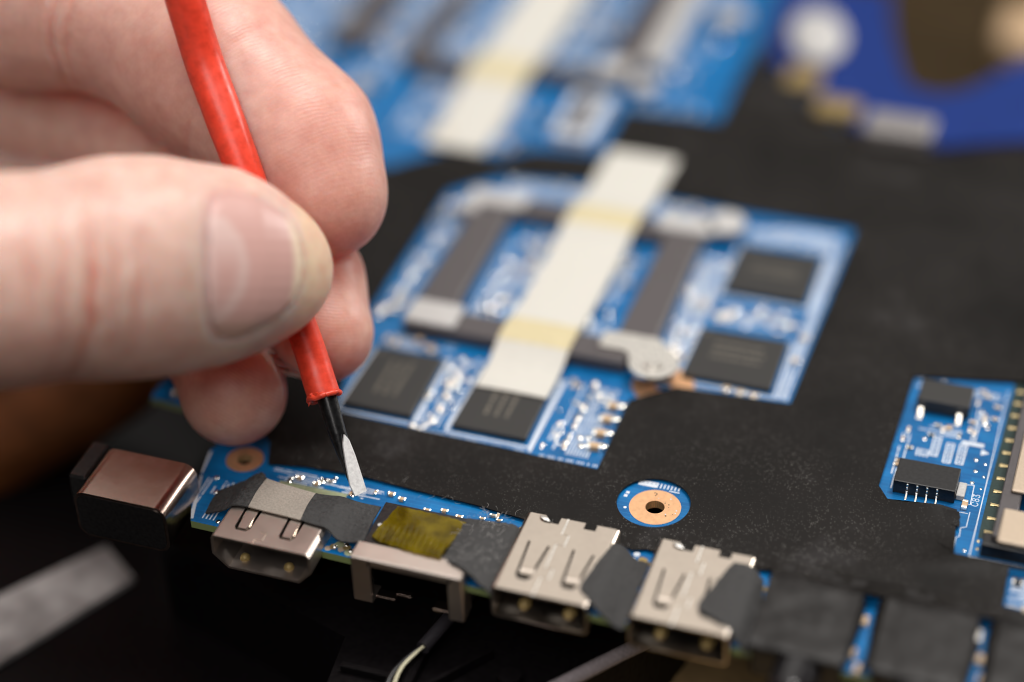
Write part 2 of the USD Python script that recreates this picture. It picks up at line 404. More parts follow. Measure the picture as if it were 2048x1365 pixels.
film = poly2([(-55.5, -7.6), (-50, -6.6), (-41, -6.2), (-30, -7.0), (-24, -7.3), (-16.7, -8.2), (-15.7, -8.9), (-2.4, -9.2), (-.5, -9.9), (1.4, -9.2), (2.6, -9.4), (16.9, -8.9), (18, -8.7), (110, -8.7), (110, 119), (36, 107.8), (20, 101.6), (8.6, 103.0), (5.4, 104.6), (-13.4, 124.0), (-17, 130), (-20.5, 184), (-127, 184), (-127, 69), (-78, 59), (-78, 6), (-62, 1.5), (-57.2, -3)])
film = film.difference(unary_union([gpu_cut.buffer(-.01), cpu_cut, right_cut, rc2, Point(-.3, .35).buffer(5.15, 24)]))
fm = extrude(film, .36, .52)
fm = fm.subdivide_to_size(5.0, max_iter=12)
v = np.array(fm.vertices)
v[:, 2] += .16 * (fbm(v * np.array([.09, .09, 0]) + 3.1, 3, 4) - .5) * 2
cr = np.exp(-((v[:, 0] - 37.5) ** 2 / 10 + (v[:, 1] - 10.0) ** 2 / 3.0))
v[:, 2] += .9 * cr                                                        # curled corner below the small connector
v[:, 2] += .75 * np.exp(-((v[:, 1] - 1.0) / 1.8) ** 2) * np.clip((v[:, 0] - 38) / 4, 0, 1) * (v[:, 0] < 52)
v[:, 2] += .5 * np.exp(-((v[:, 1] + 8.9) / 1.0) ** 2) * np.exp(-((v[:, 0] - 21) / 4) ** 2)
fm = trimesh.Trimesh(v, fm.faces, process=False)
filmp = part(mb, 'insulating_film', fm, 'black_film', smooth=25)

part(mb, 'film_flap', ribbon([[(33.8, 10.3, .66), (37, 10.3, .95), (40.6, 9.8, 1.25)], [(34.6, 9.5, .60), (37.6, 9.2, .74), (40.9, 8.6, .9)], [(35.6, 8.7, .56), (38.2, 8.0, .58), (41.0, 7.4, .62)]], .14, 8, 6, .08, 31, .15), 'black_film', smooth=40)
# copper rings around the screw holes
for (x, y, r), ro, lab in zip(holes, (3.65, 2.75), ('copper screw pad in the round film window', 'copper screw pad near the board corner under a fingertip')):
    part(mb, 'hole_barrel', tube([(x, y, -1.25), (x, y, .03)], r + .001, 32, False), 'copper', smooth=True)
    ring = part(mb, 'screw_pad', disc(x, y, .004, ro, .03, 48, r), 'copper', label=lab)
rng = random.Random(5)
for k in range(16):                                                       # flux specks left on the ring
    a = rng.uniform(-.7, 1.9)
    q = rng.uniform(1.6, 3.2)
    part(mb, 'flux_speck', disc(q * math.cos(a), q * math.sin(a), .036, rng.uniform(.05, .14), .01, 8), 'dark_green' if k % 3 else 'silkscreen')

silk, pads = [], []


def stripes(x0, x1, y0, y1, pitch=.55, w=.24, along='y', seed=1, gap=.25, z=.004):
    r = random.Random(seed)
    k = (x0 if along == 'y' else y0) + pitch / 2
    while k < (x1 if along == 'y' else y1):
        lo, hi = (y0, y1) if along == 'y' else (x0, x1)
        while lo < hi - .2:
            n = min(hi, lo + r.uniform(1.2, 5.5))
            if r.random() > gap:
                silk.append(sbox(k - w / 2, lo, k + w / 2, n - .3) if along == 'y' else sbox(lo, k - w / 2, n - .3, k + w / 2))
            lo = n
        k += pitch


def line(pts, w=.22):
    silk.append(LineString(pts).buffer(w / 2, cap_style=2))


def frame(x0, x1, y0, y1, w=.22):
    line([(x0, y0), (x1, y0), (x1, y1), (x0, y1), (x0, y0), (x1, y0)], w)


NC = [0]


def smd(x, y, l, w, h, body='ceramic_tan', rot=0, ends='solder', name='capacitor'):
    """A chip capacitor or resistor: a body with a tinned end cap at each side."""
    m = box(-l / 2 + .01, l / 2 - .01, -w / 2 + .02, w / 2 - .02, .03, h - .02, .05)
    e1, e2 = box(-l / 2 - .05, -l / 2 + l * .24, -w / 2, w / 2, .005, h, .06), box(l / 2 - l * .24, l / 2 + .05, -w / 2, w / 2, .005, h, .06)
    T = trimesh.transformations.rotation_matrix(math.radians(rot), (0, 0, 1))
    T[:3, 3] = (x, y, 0)
    for q in (m, e1, e2):
        q.apply_transform(T)
    p = part(mb, name, m, body)
    part(p, 'end_cap', e1, ends)
    part(p, 'end_cap', e2, ends)
    NC[0] += 1


def scatter(x0, x1, y0, y1, n, seed, sizes=((1.0, .5), (1.6, .8))):
    r = random.Random(seed)
    for k in range(n):
        l, w = sizes[r.randrange(len(sizes))]
        body = r.choice(['ceramic_tan', 'ceramic_tan', 'ceramic_grey', 'chip_black'])
        smd(r.uniform(x0, x1), r.uniform(y0, y1), l, w, w * .9, body, r.choice([0, 90]), name='resistor' if body == 'chip_black' else 'capacitor')


def via(x, y, r=.28, m='solder', h=None, z=.01):
    h = h or .38 * r
    pads.append((x, y, r))
    d = trimesh.creation.icosphere(2, r)
    d.apply_scale((1, 1, h / r))
    d.apply_translation((x, y, z))
    part(mb, 'solder_dot', d, m, smooth=True)


# memory chips
def chip(x0, x1, y0, y1, h=1.05, lab=None, rows=3, seed=0, mark='x'):
    c = part(mb, 'memory_chip', box(x0, x1, y0, y1, .22, h, .10), 'chip_black', label=lab)
    part(c, 'substrate', box(x0 + .1, x1 - .1, y0 + .1, y1 - .1, .03, .21, .03), 'dark_green')
    r = random.Random(seed)
    bars = []
    for k in range(rows):                                                 # worn laser print: illegible dashes
        if mark == 'x':
            yy = y0 + (y1 - y0) * (.42 + .14 * k)
            xx = x0 + (x1 - x0) * .22
            while xx < x0 + (x1 - x0) * .78:
                q = r.uniform(.3, .8)
                bars.append(sbox(xx, yy, xx + q, yy + .55))
                xx += q + .3
        else:
            xx = x0 + (x1 - x0) * (.32 + .14 * k)
            yy = y0 + (y1 - y0) * .25
            while yy < y0 + (y1 - y0) * .8:
                q = r.uniform(.3, .8)
                bars.append(sbox(xx, yy, xx + .55, yy + q))
                yy += q + .3
    part(c, 'pin_mark', disc(x0 + 1.2, y1 - 1.2, h + .002, .35, .006, 12), 'chip_print')
    part(c, 'worn_print', extrude(unary_union(bars), h + .002, h + .008), 'chip_print')
    frame(x0 - .7, x1 + .7, y0 - .7, y1 + .7, .35)


chip(-50.4, -39.5, 8.2, 22.6, lab='memory chip left of the paper tape end', seed=1, mark='y')
chip(-33.0, -21.6, 8.0, 22.6, lab='memory chip under the lower end of the paper tape', seed=2, mark='y')
chip(-4.0, 9.6, 29.4, 41.6, lab='memory chip at the lower right of the film window', seed=3, rows=3)
chip(-3.4, 9.8, 52.6, 65.2, lab='memory chip at the upper right of the film window', seed=4, rows=2)

# printed white legend and tracks around the chips
stripes(-8.8, -4.6, 36, 62, seed=2, gap=.12)
stripes(-3.4, 11.6, 67.6, 73.4, .6, .3, 'x', 3, .15)
stripes(10.6, 12.4, 28.6, 72, .6, .32, 'y', 4, .1)
stripes(-3, 9.5, 44.6, 49.6, .6, .26, 'x', 5, .2)
stripes(-15.6, -12.2, 7.4, 24, .45, .2, 'y', 6, .1)
stripes(-19.6, -17.2, 8, 25, .6, .3, 'y', 7, .55)
stripes(-38.6, -34, 8, 24.5, .7, .28, 'y', 8, .6)
stripes(-50, -39, 24.2, 27, .6, .26, 'x', 9, .35)
stripes(-54, -50.6, 36, 64, .7, .3, 'y', 10, .35)
stripes(-40.5, -20, 35, 58, .8, .34, 'y', 11, .45)
stripes(-19.6, -18.6, 36, 58, .5, .24, 'y', 12, .2)
stripes(-46, -8, 70.4, 74.6, .7, .34, 'x', 13, .3)
stripes(-19, -10.2, 5.9, 6.7, .4, .2, 'y', 14, .3)
stripes(-38, -21, 6.2, 7.0, .35, .12, 'x', 15, .1)
line([(-20.6, 6.4), (-20.6, 24)], .5)
line([(-39.0, 6.4), (-39.0, 24)], .5)
line([(12.2, 27.6), (-9, 27.2)], .4)
for k, y in enumerate((19.3, 16.1, 12.7, 9.6)):
    smd(-11.7, y, 2.3, 1.15, 1.0, 'ceramic_tan', 8)
for k, y in enumerate((19.3, 16.1, 12.7, 9.6)):
    via(-10.45, y + .2, .62, z=.85)
for x, y, z in ((-38.9, 45.5, .5), (-37.9, 49.7, .5), (-37.4, 56.6, .5), (-52.3, 41.8, .9), (-51.7, 46.0, .7), (-52.1, 52.2, .9), (-15.9, 23.9, .5), (-15.9, 17.6, .5), (-16, 15.2, .4), (-16, 9.4, .5), (-53, 34, .4), (-36, 17.9, .5),
                (-36.2, 8.6, .6), (-36.6, 15.4, .3), (-38.9, 7.2, .1), (-2.6, 46.0, .5), (8.3, 46.4, .5), (7.4, 27.9, .4), (5.3, 28.1, .4), (3.2, 28.3, .4), (-9.6, 21.4, .1), (-49.6, 61, 2.6)):
    via(x, y, .58, z=z)
for x, y in ((-41.8, 95), (-38, 94), (-70, 118), (-66, 130), (-58, 121), (-101, 112), (-96, 124), (-62, 88), (-24, 131), (-29, 118), (-84, 112), (-108, 100)):
    via(x, y, 1.1, z=2.2 if x == -41.8 else .2)
for k in range(7):
    smd(-16.0 + .02 * k, 8.6 + 2.4 * k, 1.2, .6, .5, 'ceramic_grey' if k % 2 else 'ceramic_tan', 90)
for k in range(5):
    smd(-36.2 - .05 * k, 8.6 + 3.0 * k, 1.3, .65, .6, 'ceramic_tan' if k % 3 else 'ceramic_grey', 90)
for x, y in ((-52.3, 41.8), (-51.9, 46.4), (-52.1, 52.2), (-52.6, 37), (-53, 60), (-51.8, 33.0)):
    smd(x, y, 2.0, 1.25, 1.0, 'ceramic_grey', 90)
for x, y in ((-38.9, 45.5), (-37.9, 49.7), (-37.4, 56.6), (-35.5, 40.2), (-24, 41.0), (-18.6, 50), (-19, 56), (-38.0, 37.6)):
    smd(x, y, 1.6, .9, .8, 'ceramic_grey', 0)
for x, y in ((-2.6, 46.0), (-.8, 46.8), (8.3, 46.4), (7.4, 27.9), (5.3, 28.1), (3.2, 28.3), (-5.6, 49), (-6.9, 34.5), (-5.4, 34), (11.4, 38), (11.5, 44)):
    smd(x, y, 1.3, .75, .65, 'ceramic_tan', 0)
scatter(-39, -34.4, 9, 24, 5, 21)
scatter(-19.4, -17.3, 9, 24, 8, 22, ((.8, .4), (1.0, .5)))
scatter(-50, -40.5, 24.4, 27.0, 8, 23)
scatter(-40, -20.5, 36, 60, 40, 24)
scatter(-8.8, -4.6, 34, 62, 26, 25, ((1.0, .5),))
scatter(-3, 9.6, 44.2, 50.2, 16, 26, ((1.0, .5),))
scatter(-46, -8, 70.6, 74.6, 26, 27)
scatter(-54.4, -50.6, 30, 66, 16, 28)
r0 = random.Random(77)
for k in range(34):
    x0_, x1_, y0_, y1_ = r0.choice([(-19.6, -12.2, 7, 25), (-38.4, -34.4, 8, 25), (-8.8, -4.4, 32, 62), (-40, -33.5, 36, 60), (-20.5, -16.4, 36, 60), (-54.2, -50, 30, 64), (-46, -8, 70.5, 74.5), (-3, 9, 45, 50)])
    via(r0.uniform(x0_, x1_), r0.uniform(y0_, y1_), r0.uniform(.4, .55), z=.25)
r0 = random.Random(31)
for k in range(70):
    x, y = r0.choice([(r0.uniform(-19.8, -12), r0.uniform(6, 25)), (r0.uniform(-38.6, -34), r0.uniform(7, 25)), (r0.uniform(-9, -4), r0.uniform(30, 62)), (r0.uniform(-40, -20), r0.uniform(36, 60))])
    via(x, y, r0.uniform(.25, .45))

# grey mounting frame around the graphics socket, with light corner pieces and a screw ear
fr = part(mb, 'socket_frame', [box(-48.4, -41.6, 33.4, 62.4, .3, 2.6, .25), box(-15.6, -9.4, 33.0, 64.2, .3, 2.6, .25), box(-48.0, -12.4, 27.6, 32.9, .3, 2.5, .25), box(-46.4, -10.5, 61.9, 66.4, .3, 2.5, .25)], 'plastic_mauve')
ear = unary_union([sbox(-17.2, 29.8, -9.4, 33.9), Point(-8.0, 28.0).buffer(3.8, 16), Polygon([(-13, 33.9), (-13, 30), (-10.6, 26.2), (-5.0, 30.2), (-8.6, 33.9)])]).buffer(-.6).buffer(1.2).buffer(-.6).difference(Point(-8.0, 28.0).buffer(1.0, 12))
pl = part(fr, 'corner_plate', extrude(ear, 2.5, 3.1), 'tin', label='light metal ear with a screw hole')
part(pl, 'screw_pad', disc(-6.2, 26.8, .02, 4.7, .04, 40, 1.2), 'copper')
part(pl, 'screw', [tube([(-8.0, 28.0, .3), (-8.0, 28.0, 3.3)], .9, 20), disc(-8.0, 28.0, 3.12, 1.7, .3, 24, 1.1), disc(-8.0, 28.0, 3.2, 1.05, .35, 24)], 'tin')
part(fr, 'corner_plate', box(-48.2, -39.9, 27.8, 33.6, 2.4, 3.2, .3), 'plastic_white')
part(fr, 'corner_plate', [box(-50.0, -40.2, 62.4, 66.4, 2.3, 3.2, .3), box(-51.0, -47.6, 59.8, 63, 1.2, 3.0, .3)], 'plastic_white')
part(fr, 'corner_plate', [box(-17.6, -8, 63.4, 67.6, 2.3, 3.2, .3), disc(-6.8, 67.6, 2.6, 3.2, .6, 32)], 'plastic_white')

# far processor socket area (deep in the blur)
fr2 = part(mb, 'socket_frame', [box(-76, -58, 103.0, 108.2, .3, 2.6, .25), box(-58, -40, 106.4, 110.6, .3, 2.6, .25), box(-41.4, -34.4, 109, 150, .3, 2.6, .25), box(-94, -87, 108, 160, .3, 2.6, .25), box(-78.8, -74, 106, 150, .3, 2.4, .2)], 'plastic_mauve', label='grey frame of the far processor socket')
part(fr2, 'corner_plate', box(-42, -36.2, 108.4, 114, 2.4, 3.3, .3), 'plastic_white')
part(fr2, 'corner_plate', disc(-32, 108.6, 1.4, 2.6, .8, 32), 'plastic_white')
part(fr2, 'corner_plate', disc(-23.8, 138.5, 1.4, 3.4, .9, 32), 'plastic_white')
part(fr2, 'corner_plate', box(-35.4, -30.4, 116, 150, 1.4, 2.6, .3), 'plastic_white')
cn = part(mb, 'board_connector', [box(-43.4, -36.2, 87.6, 102.6, .05, 2.4, .3)], 'silkscreen', label='pale connector at the edge of the far film window')
part(cn, 'slot', box(-41.8, -37.8, 89, 101, 2.41, 2.6, .05), 'plastic_mauve')
for i, (a, b, c, d, g) in enumerate(((-74, -44, 111, 150, .45), (-116, -95, 82, 160, .4), (-86, -79, 92, 150, .3), (-72, -50, 84, 102, .45), (-34, -20, 104, 107, .4), (-30, -24, 112, 134, .75))):
    stripes(a, b, c, d, 1.1, .5, 'y', 40 + i, g)
scatter(-74, -44, 112, 150, 26, 51, ((2.0, 1.2), (3.0, 1.6)))
scatter(-112, -80, 84, 150, 26, 52, ((2.0, 1.2), (3.0, 1.6)))
scatter(-72, -46, 83, 101, 16, 53, ((2.0, 1.2),))

# ---------------- right window: regulator, four-pin connector, card slot
ic = part(mb, 'regulator_chip', box(30.9, 38.5, 31.4, 36.4, .35, 2.6, .12), 'chip_black', label='black block chip at the top of the right film window')
for x in (31.6, 37.2):
    part(ic, 'lead', [box(x - .45, x + .45, 29.6, 31.5, .03, .4, .05), box(x - .35, x + .35, 31.0, 31.45, .3, 1.3, .05)], 'solder')
cx = part(mb, 'pin_connector', box(30.9, 39.5, 12.7, 17.8, .04, 2.3, .10), 'plastic_black', label='small black four pin connector at the film edge')
for k in range(4):
    x = 32.9 + 1.38 * k
    part(cx, 'pin', [box(x - .13, x + .13, 12.35, 12.72, .02, .95, .03), box(x - .13, x + .13, 12.5, 12.74, 1.1, 1.45, .03), box(x - .13, x + .13, 12.55, 12.76, 1.6, 2.05, .03), box(x - .16, x + .16, 11.5, 12.5, .02, .14, .03)], 'tin')
part(cx, 'side_tab', box(39.56, 40.7, 13.6, 16.6, .03, .9, .08), 'plastic_white')
smd(41.0, 12.5, 1.5, .85, .7, 'ceramic_tan', 90)
silk.append(LineString([(39.4, 17.0), (41.6, 17.4), (41.7, 13.2), (41.0, 13.2)]).buffer(.07, cap_style=2))
line([(41.9, 11.6), (41.9, 8.4), (41.2, 8.0), (41.3, 6.2), (40.9, 5.9), (41, 3.6)], .12)
line([(40.3, 11.2), (41.7, 11.2)], .12)
line([(43.1, 40), (43.2, 2.7), (58, 2.7)], .15)
txt = meshkit.text_mesh('C83', 1.0, .012)
txt.apply_transform(trimesh.transformations.rotation_matrix(math.pi / 2, (0, 0, 1)))
txt.apply_translation((42.75, 12.9, .006))
part(mb, 'printed_code', txt, 'silkscreen', smooth=False)
stripes(30.0, 42.6, 37.2, 39.4, .6, .22, 'x', 61, .3)
stripes(38.9, 40.6, 27, 36.4, .5, .24, 'y', 62, .35)
stripes(29.8, 31.6, 13.5, 26.5, .5, .2, 'y', 63, .45)
stripes(32.4, 34.4, 21.6, 23.6, .5, .25, 'y', 64, .1)
for x, y in ((35.0, 22.2), (37.0, 21.2), (38.8, 21.4)):
    silk.append(sbox(x - .5, y, x + .5, y + 4.4).buffer(.1).difference(sbox(x - .36, y + .14, x + .36, y + 4.3)).union(unary_union([sbox(x - .2, y + .4 + .8 * q, x + .2, y + .85 + .8 * q) for q in range(5)])))
silk.append(Polygon([(41.4, 24.2), (42.6, 24.9), (41.4, 25.6)]))
silk.append(sbox(38.4, 26.0, 41.6, 26.8))
stripes(32, 38.4, 27, 29, .5, .22, 'x', 65, .3)
for x, y, q in ((41.3, 20.5, .33), (42.6, 19.6, .24), (41.2, 17.9, .33), (42.6, 16.9, .22), (41.0, 23, .35), (42.4, 22.4, .24), (33.2, 25.6, .35), (31.2, 17.6, .3), (40.9, 31.4, .42), (40.2, 34, .3), (42.4, 3.6, .26)):
    via(x, y, q)
scatter(30.2, 31.6, 18, 28.5, 6, 71, ((1.0, .5),))
scatter(33, 40, 26.4, 29.4, 8, 72, ((1.0, .5),))
scatter(39.2, 42.4, 27, 37, 8, 73, ((1.0, .5),))
scatter(31, 41, 37.4, 38.8, 6, 74, ((1.0, .5),))

sl = part(mb, 'card_slot', [box(45.7, 48.4, 4.0, 64, .02, 3.4, .15)], 'plastic_mauve', label='grey card slot with gold contacts at the right edge')
part(sl, 'end_block', box(44.5, 62, -.2 + 3.2, 5.6, .02, 2.4, .12), 'plastic_black')
part(sl, 'contact_base', box(43.75, 45.68, 6.6, 62, .004, .05, .01), 'dark_green')
for k in range(18):
    y = 8.1 + 2.93 * k
    part(sl, 'contact', [box(44.35, 45.75, y - .22, y + .22, .055, .22, .05), box(44.3, 44.9, y - .3, y + .3, .053, .17, .05)], 'gold')
part(sl, 'shield_plate', box(46.5, 60, 2.4, 9.2, 3.45, 4.1, .25), 'beige_plate')
part(sl, 'shield_plate', box(46.9, 60, 13.2, 27.4, 3.45, 4.1, .25), 'beige_plate')
part(sl, 'shield_plate', box(48.45, 60, 29, 62, .1, 2.2, .2), 'plastic_mauve')
for x, y in ((44.0, 4.2 + .2), (43.9, 6.0)):
    via(x - .0, y, .26, 'gold')
stripes(49.4, 62, -7, 0, .7, .34, 'x', 66, .3)
scatter(50, 60, -7, -1, 9, 75, ((1.5, .9),))

# ---------------- text and pads in the round window
for k in range(7):
    silk.append(sbox(-1.0 + .52 * k, 4.05 + .02 * k, -.78 + .52 * k, 5.1 - .03 * k))
silk.append(sbox(-3.6, 4.0, -1.0, 5.1).difference(unary_union([Point(-3.0 + .62 * k, 4.75).buffer(.1, 4) for k in range(4)])))
silk.append(sbox(1.0, 3.75, 2.5, 3.95))
silk += [sbox(-4.75, 1.7, -4.25, 2.2), sbox(-4.85, .95, -4.35, 1.5), Point(-4.0, -1.2).buffer(.24, 6)]

# ---------------- strip between film and ports, and the corner
stripes(-52, -39.5, -10.4, -8.2, .5, .2, 'x', 81, .35)
part(mb, 'pale_label', box(-52.6, -42.2, -11.3, -9.9, .005, .06, .02), 'label_green')
for x, y in ((-36.2, -8.4), (-34.4, -9.0), (-27.8, -9.6), (-25.4, -10.2), (-47.2, -9.4), (-50, -8.9)):
    smd(x, y, 1.0, .6, .55, 'ceramic_tan', 0)
for x, y in ((-54.6, -11.0), (-60.3, -14.8), (-61.6, -12.0), (-57.4, -20.6), (-39.8, -20.6), (-38.4, -19.8), (-37.4, -20.8)):
    via(x, y, .4, 'gold' if y > -12 else 'solder', .25)
scatter(-76, -72, 2.6, 4.6, 4, 82)
for x, y in ((32.3, -14.2), (31.9, -20.4), (33.0, -23.0), (47.6, -16.8), (48.2, -20.4)):
    smd(x, y, 1.5, .9, .8, 'ceramic_tan', 90, 'beige_plate')
for x, y in ((34.7, -12.6), (34.2, -16.3), (34, -20.6), (48.6, -12.4), (18.3, -11.6)):
    via(x, y, .5, 'gold_dull')
scatter(-54, -38, -10.2, -7.8, 12, 91, ((.8, .4), (1.0, .5)))
scatter(-35, -17.5, -10.4, -8.4, 6, 92, ((.8, .4), (1.0, .5)))
stripes(-64, -57.5, -20.5, -12, .55, .2, 'y', 93, .5)
stripes(-54.5, -37, -9.8, -7.4, .4, .16, 'x', 94, .5)
stripes(-36, -17, -11.6, -10.6, .35, .16, 'x', 95, .4)
line([(-64.0, -12.2), (-61.3, -21.0)], .5)
line([(-64.9, -6.8), (-64.2, -11.6)], .4)
for k in range(8):
    part(mb, 'torn_pad', disc(-40.6 + .62 * k, -20.6 + .7 * ((k * 7) % 5 - 2) * .4, .006 + .003 * k, .5 + .1 * (k % 3), .02, 9), ('beige_plate', 'gold_dull', 'label_green')[k % 3])
# torn gold pads between the USB ports
g0 = random.Random(9)
for k in range(9):
    x, y = g0.uniform(-2.2, 2.6), g0.uniform(-11.6, -9.9)
    part(mb, 'torn_pad', disc(x, y, .006 + .004 * k, g0.uniform(.3, .6), .02, 9), 'gold_dull' if k % 3 else 'silkscreen')
for k in range(4):
    part(mb, 'torn_pad', disc(-16.8 + .4 * g0.random(), -9.6 - .5 * k, .006 + .004 * k, g0.uniform(.25, .45), .02, 9), 'gold_dull')
part(mb, 'printed_legend', extrude(unary_union([g for g in silk]).intersection(pcb), .004, .016), 'silkscreen', smooth=False)


# ---------------- ports
def rect_ring(w, h, r, t):
    o = sbox(-w / 2 + r, -h / 2 + r, w / 2 - r, h / 2 - r).buffer(r, 16)
    return o.difference(o.buffer(-t))


def shell(poly, x, z, y0, y1):
    """Extrude a cross-section (x, z) along y."""
    m = extrude(poly, 0, y1 - y0)
    v = np.array(m.vertices)
    m.vertices = np.stack([v[:, 0] + x, v[:, 2] + y0, v[:, 1] + z], 1)
    m.invert()
    return m


def usb(x0, lab):
    # cross-section 13.3 x 5.4, slots for the two springs, dovetail seam, notches at the back
    w, h, t, xc, zc = 13.4, 5.4, .32, x0 + 6.7, -.15
    top = zc + h / 2
    y0, y1 = -24.2, -8.7
    s = mani(shell(rect_ring(w, h, .75, t), xc, zc, y0, y1))
    cut = []
    for xs in (2.6, 8.9):                                                # U-shaped spring slots, the arms spread towards the back
        sp = Polygon([(x0 + xs - .55, y0 + 9.9), (x0 + xs + 2.65, y0 + 9.6), (x0 + xs + 2.15, y0 + 3.1), (x0 + xs + 1.6, y0 + 2.4), (x0 + xs + .35, y0 + 2.4), (x0 + xs - .15, y0 + 3.1)])
        inner = Polygon([(x0 + xs - .27, y0 + 10.0), (x0 + xs + 2.37, y0 + 9.7), (x0 + xs + 1.83, y0 + 3.4), (x0 + xs + 1.5, y0 + 3.3), (x0 + xs + .5, y0 + 3.3), (x0 + xs + .12, y0 + 3.4)])
        cut.append(sp.difference(inner.buffer(-.06)))
        cut.append(inner.buffer(-.06).intersection(sbox(x0, y0, x0 + 14, y0 + 4.9)))
    cut.append(sbox(x0 + 3.0, y1 - 1.35, x0 + 4.75, y1 + 1).buffer(.25).intersection(sbox(x0 + 2.9, y1 - 1.35, x0 + 5, y1 + 1)))
    cut.append(sbox(x0 + 8.5, y1 - 1.25, x0 + 10.2, y1 + 1))
    seam = unary_union([LineString([(x0 + 6.0, y1 + .1), (x0 + 6.0, y1 - 3.1)]), LineString([(x0 + 7.05, y1 - 3.1), (x0 + 7.05, y1 - 5.3)]), LineString([(x0 + 5.9, y1 - 5.2), (x0 + 5.9, y1 - 10)]), LineString([(x0 + 7.0, y1 - 10.1), (x0 + 7.0, y1 - 12.0)]), LineString([(x0 + 5.9, y1 - 12), (x0 + 5.9, y0 - .1)])]).buffer(.13, cap_style=2)
    thin = unary_union([LineString([(x0 + 6.0, y1 - 3.1), (x0 + 7.05, y1 - 3.1)]), LineString([(x0 + 7.05, y1 - 5.25), (x0 + 5.9, y1 - 5.25)]), LineString([(x0 + 5.9, y1 - 10.05), (x0 + 7.0, y1 - 10.05)]), LineString([(x0 + 7.0, y1 - 12), (x0 + 5.9, y1 - 12)])]).buffer(.03, cap_style=2)
    s = s - mext(unary_union(cut), top - 1.0, top + 1.0) - mext(unary_union([seam, thin]), top - .14, top + 1)
    low = [mext(Polygon([(x0 + xs + .3, y0 + 2), (x0 + xs + 2, y0 + 2), (x0 + xs + 2.2, y0 + 9), (x0 + xs - .1, y0 + 9)]).difference(Polygon([(x0 + xs + .5, y0 + 2.2), (x0 + xs + 1.8, y0 + 2.2), (x0 + xs + 1.95, y0 + 9.2), (x0 + xs + .15, y0 + 9.2)])), zc - h / 2 - 1, zc - h / 2 + 1) for xs in (2.6, 8.9)]
    for q in low:
        s = s - q
    s = s.simplify(.003) if hasattr(s, 'simplify') else s
    p = part(mb, 'usb_port', s, 'nickel', smooth=20, label=lab)
    part(p, 'seam', extrude(seam.buffer(.02), top - .13, top - .02), 'tin', smooth=False)  # bright strips painted in for the reflection along the seam edges
    for xs in (2.6, 8.9):
        xl, xr = x0 + xs, x0 + xs + 2.1
        # spring tongue: level at the root, dips and curls up at its free end
        rows = []
        for yy, dz, k in ((4.95, -.16, .85), (4.55, -.162, .8), (4.42, -.18, .78), (4.3, -.26, .77), (4.2, -.275, .76), (3.9, -.275, .72), (3.6, -.275, .66)):
            a, b = xl + .15 - (k - .8) * .1, xr + .0
            rows.append([(a, y0 + yy, top + dz), ((a + b) / 2, y0 + yy, top + dz), (b, y0 + yy, top + dz)])
        part(p, 'spring', ribbon(rows, .26, 3, 4), 'nickel', smooth=40)
        bump = trimesh.creation.icosphere(2, 1.0)
        bump.apply_scale((.95, 1.3, .75))
        bump.apply_translation((x0 + xs + 1.1, y0 + 3.2, zc - h / 2 + .35))
        part(p, 'contact_bump', bump, 'gold_dull', smooth=True)
    part(p, 'tongue', box(x0 + 1.3, x0 + 12.1, y0 + 3.2, y1 - .6, zc - .2, zc + 1.5, .15), 'plastic_black')
    part(p, 'back_plate', box(x0 + .6, x0 + 12.8, y1 - 1.9, y1 - 1.45, zc - 2.2, zc + 2.3, .05), 'plastic_black')
    part(p, 'tab', ribbon([[(x0 + 2.0, y1 - .4, top + .02), (x0 + 2.7, y1 - .4, top + .02)], [(x0 + 2.2, y1 - .8, top + .25), (x0 + 3.2, y1 - .75, top + .32)], [(x0 + 2.9, y1 - 1.2, top + .15), (x0 + 3.8, y1 - 1.25, top + .1)]], .2, 4, 4), 'tin', smooth=40)
    return p


usb(-15.9, 'USB port nearer the yellow taped jack')
usb(3.0, 'USB port nearer the round audio jacks')

# HDMI port: flat shell with bevelled lower corners
hd = Polygon([(-7.3, 2.2), (-6.9, 2.75), (6.9, 2.75), (7.4, 2.2), (7.4, -.6), (5.4, -2.9), (-5.2, -2.9), (-7.4, -.7)]).buffer(-.3).buffer(.3, 6)
hs = mani(shell(hd.difference(hd.buffer(-.35)), -48.6, -.2, -25.8, -17.0))
for xs in (-53.6, -47.0):
    u = Polygon([(xs, -17), (xs + 2.7, -17), (xs + 2.5, -23.2), (xs + 2.1, -23.8), (xs + .6, -23.8), (xs + .2, -23.2)])
    hs = hs - mext(u.difference(u.buffer(-.5).union(sbox(xs + .5, -18, xs + 2.2, -10))), 1.6, 4)
hs = hs - mext(LineString([(-49.6, -26.2), (-49.6, -24.9), (-48.5, -24.9), (-48.5, -23.4), (-49.4, -23.4)]).buffer(.08, cap_style=2), 2.4, 4)
hdmi = part(mb, 'hdmi_port', hs, 'nickel_soft', smooth=35, label='flat bevelled video port left of the taped network jack')
for xs in (-53.6, -47.0):
    part(hdmi, 'spring', ribbon([[(xs + .45, -18, 2.5), (xs + 2.2, -18, 2.5)], [(xs + .45, -21, 2.35), (xs + 2.2, -21, 2.35)], [(xs + .5, -22.4, 2.0), (xs + 2.15, -22.4, 2.0)], [(xs + .6, -23.3, 2.25), (xs + 2.1, -23.3, 2.25)]], .24, 4, 4), 'nickel', smooth=40)
    bump = trimesh.creation.icosphere(2, .75)
    bump.apply_translation((xs + 1.4, -23.6, -2.75))
    part(hdmi, 'contact_bump', bump, 'gold_dull', smooth=True)
part(hdmi, 'tongue', box(-54, -43.2, -23.2, -15, -.2, 1.0, .1), 'plastic_black')
part(hdmi, 'back_plate', box(-55.4, -41.7, -17.6, -17.1, -2.6, 2.1, .1), 'plastic_black')

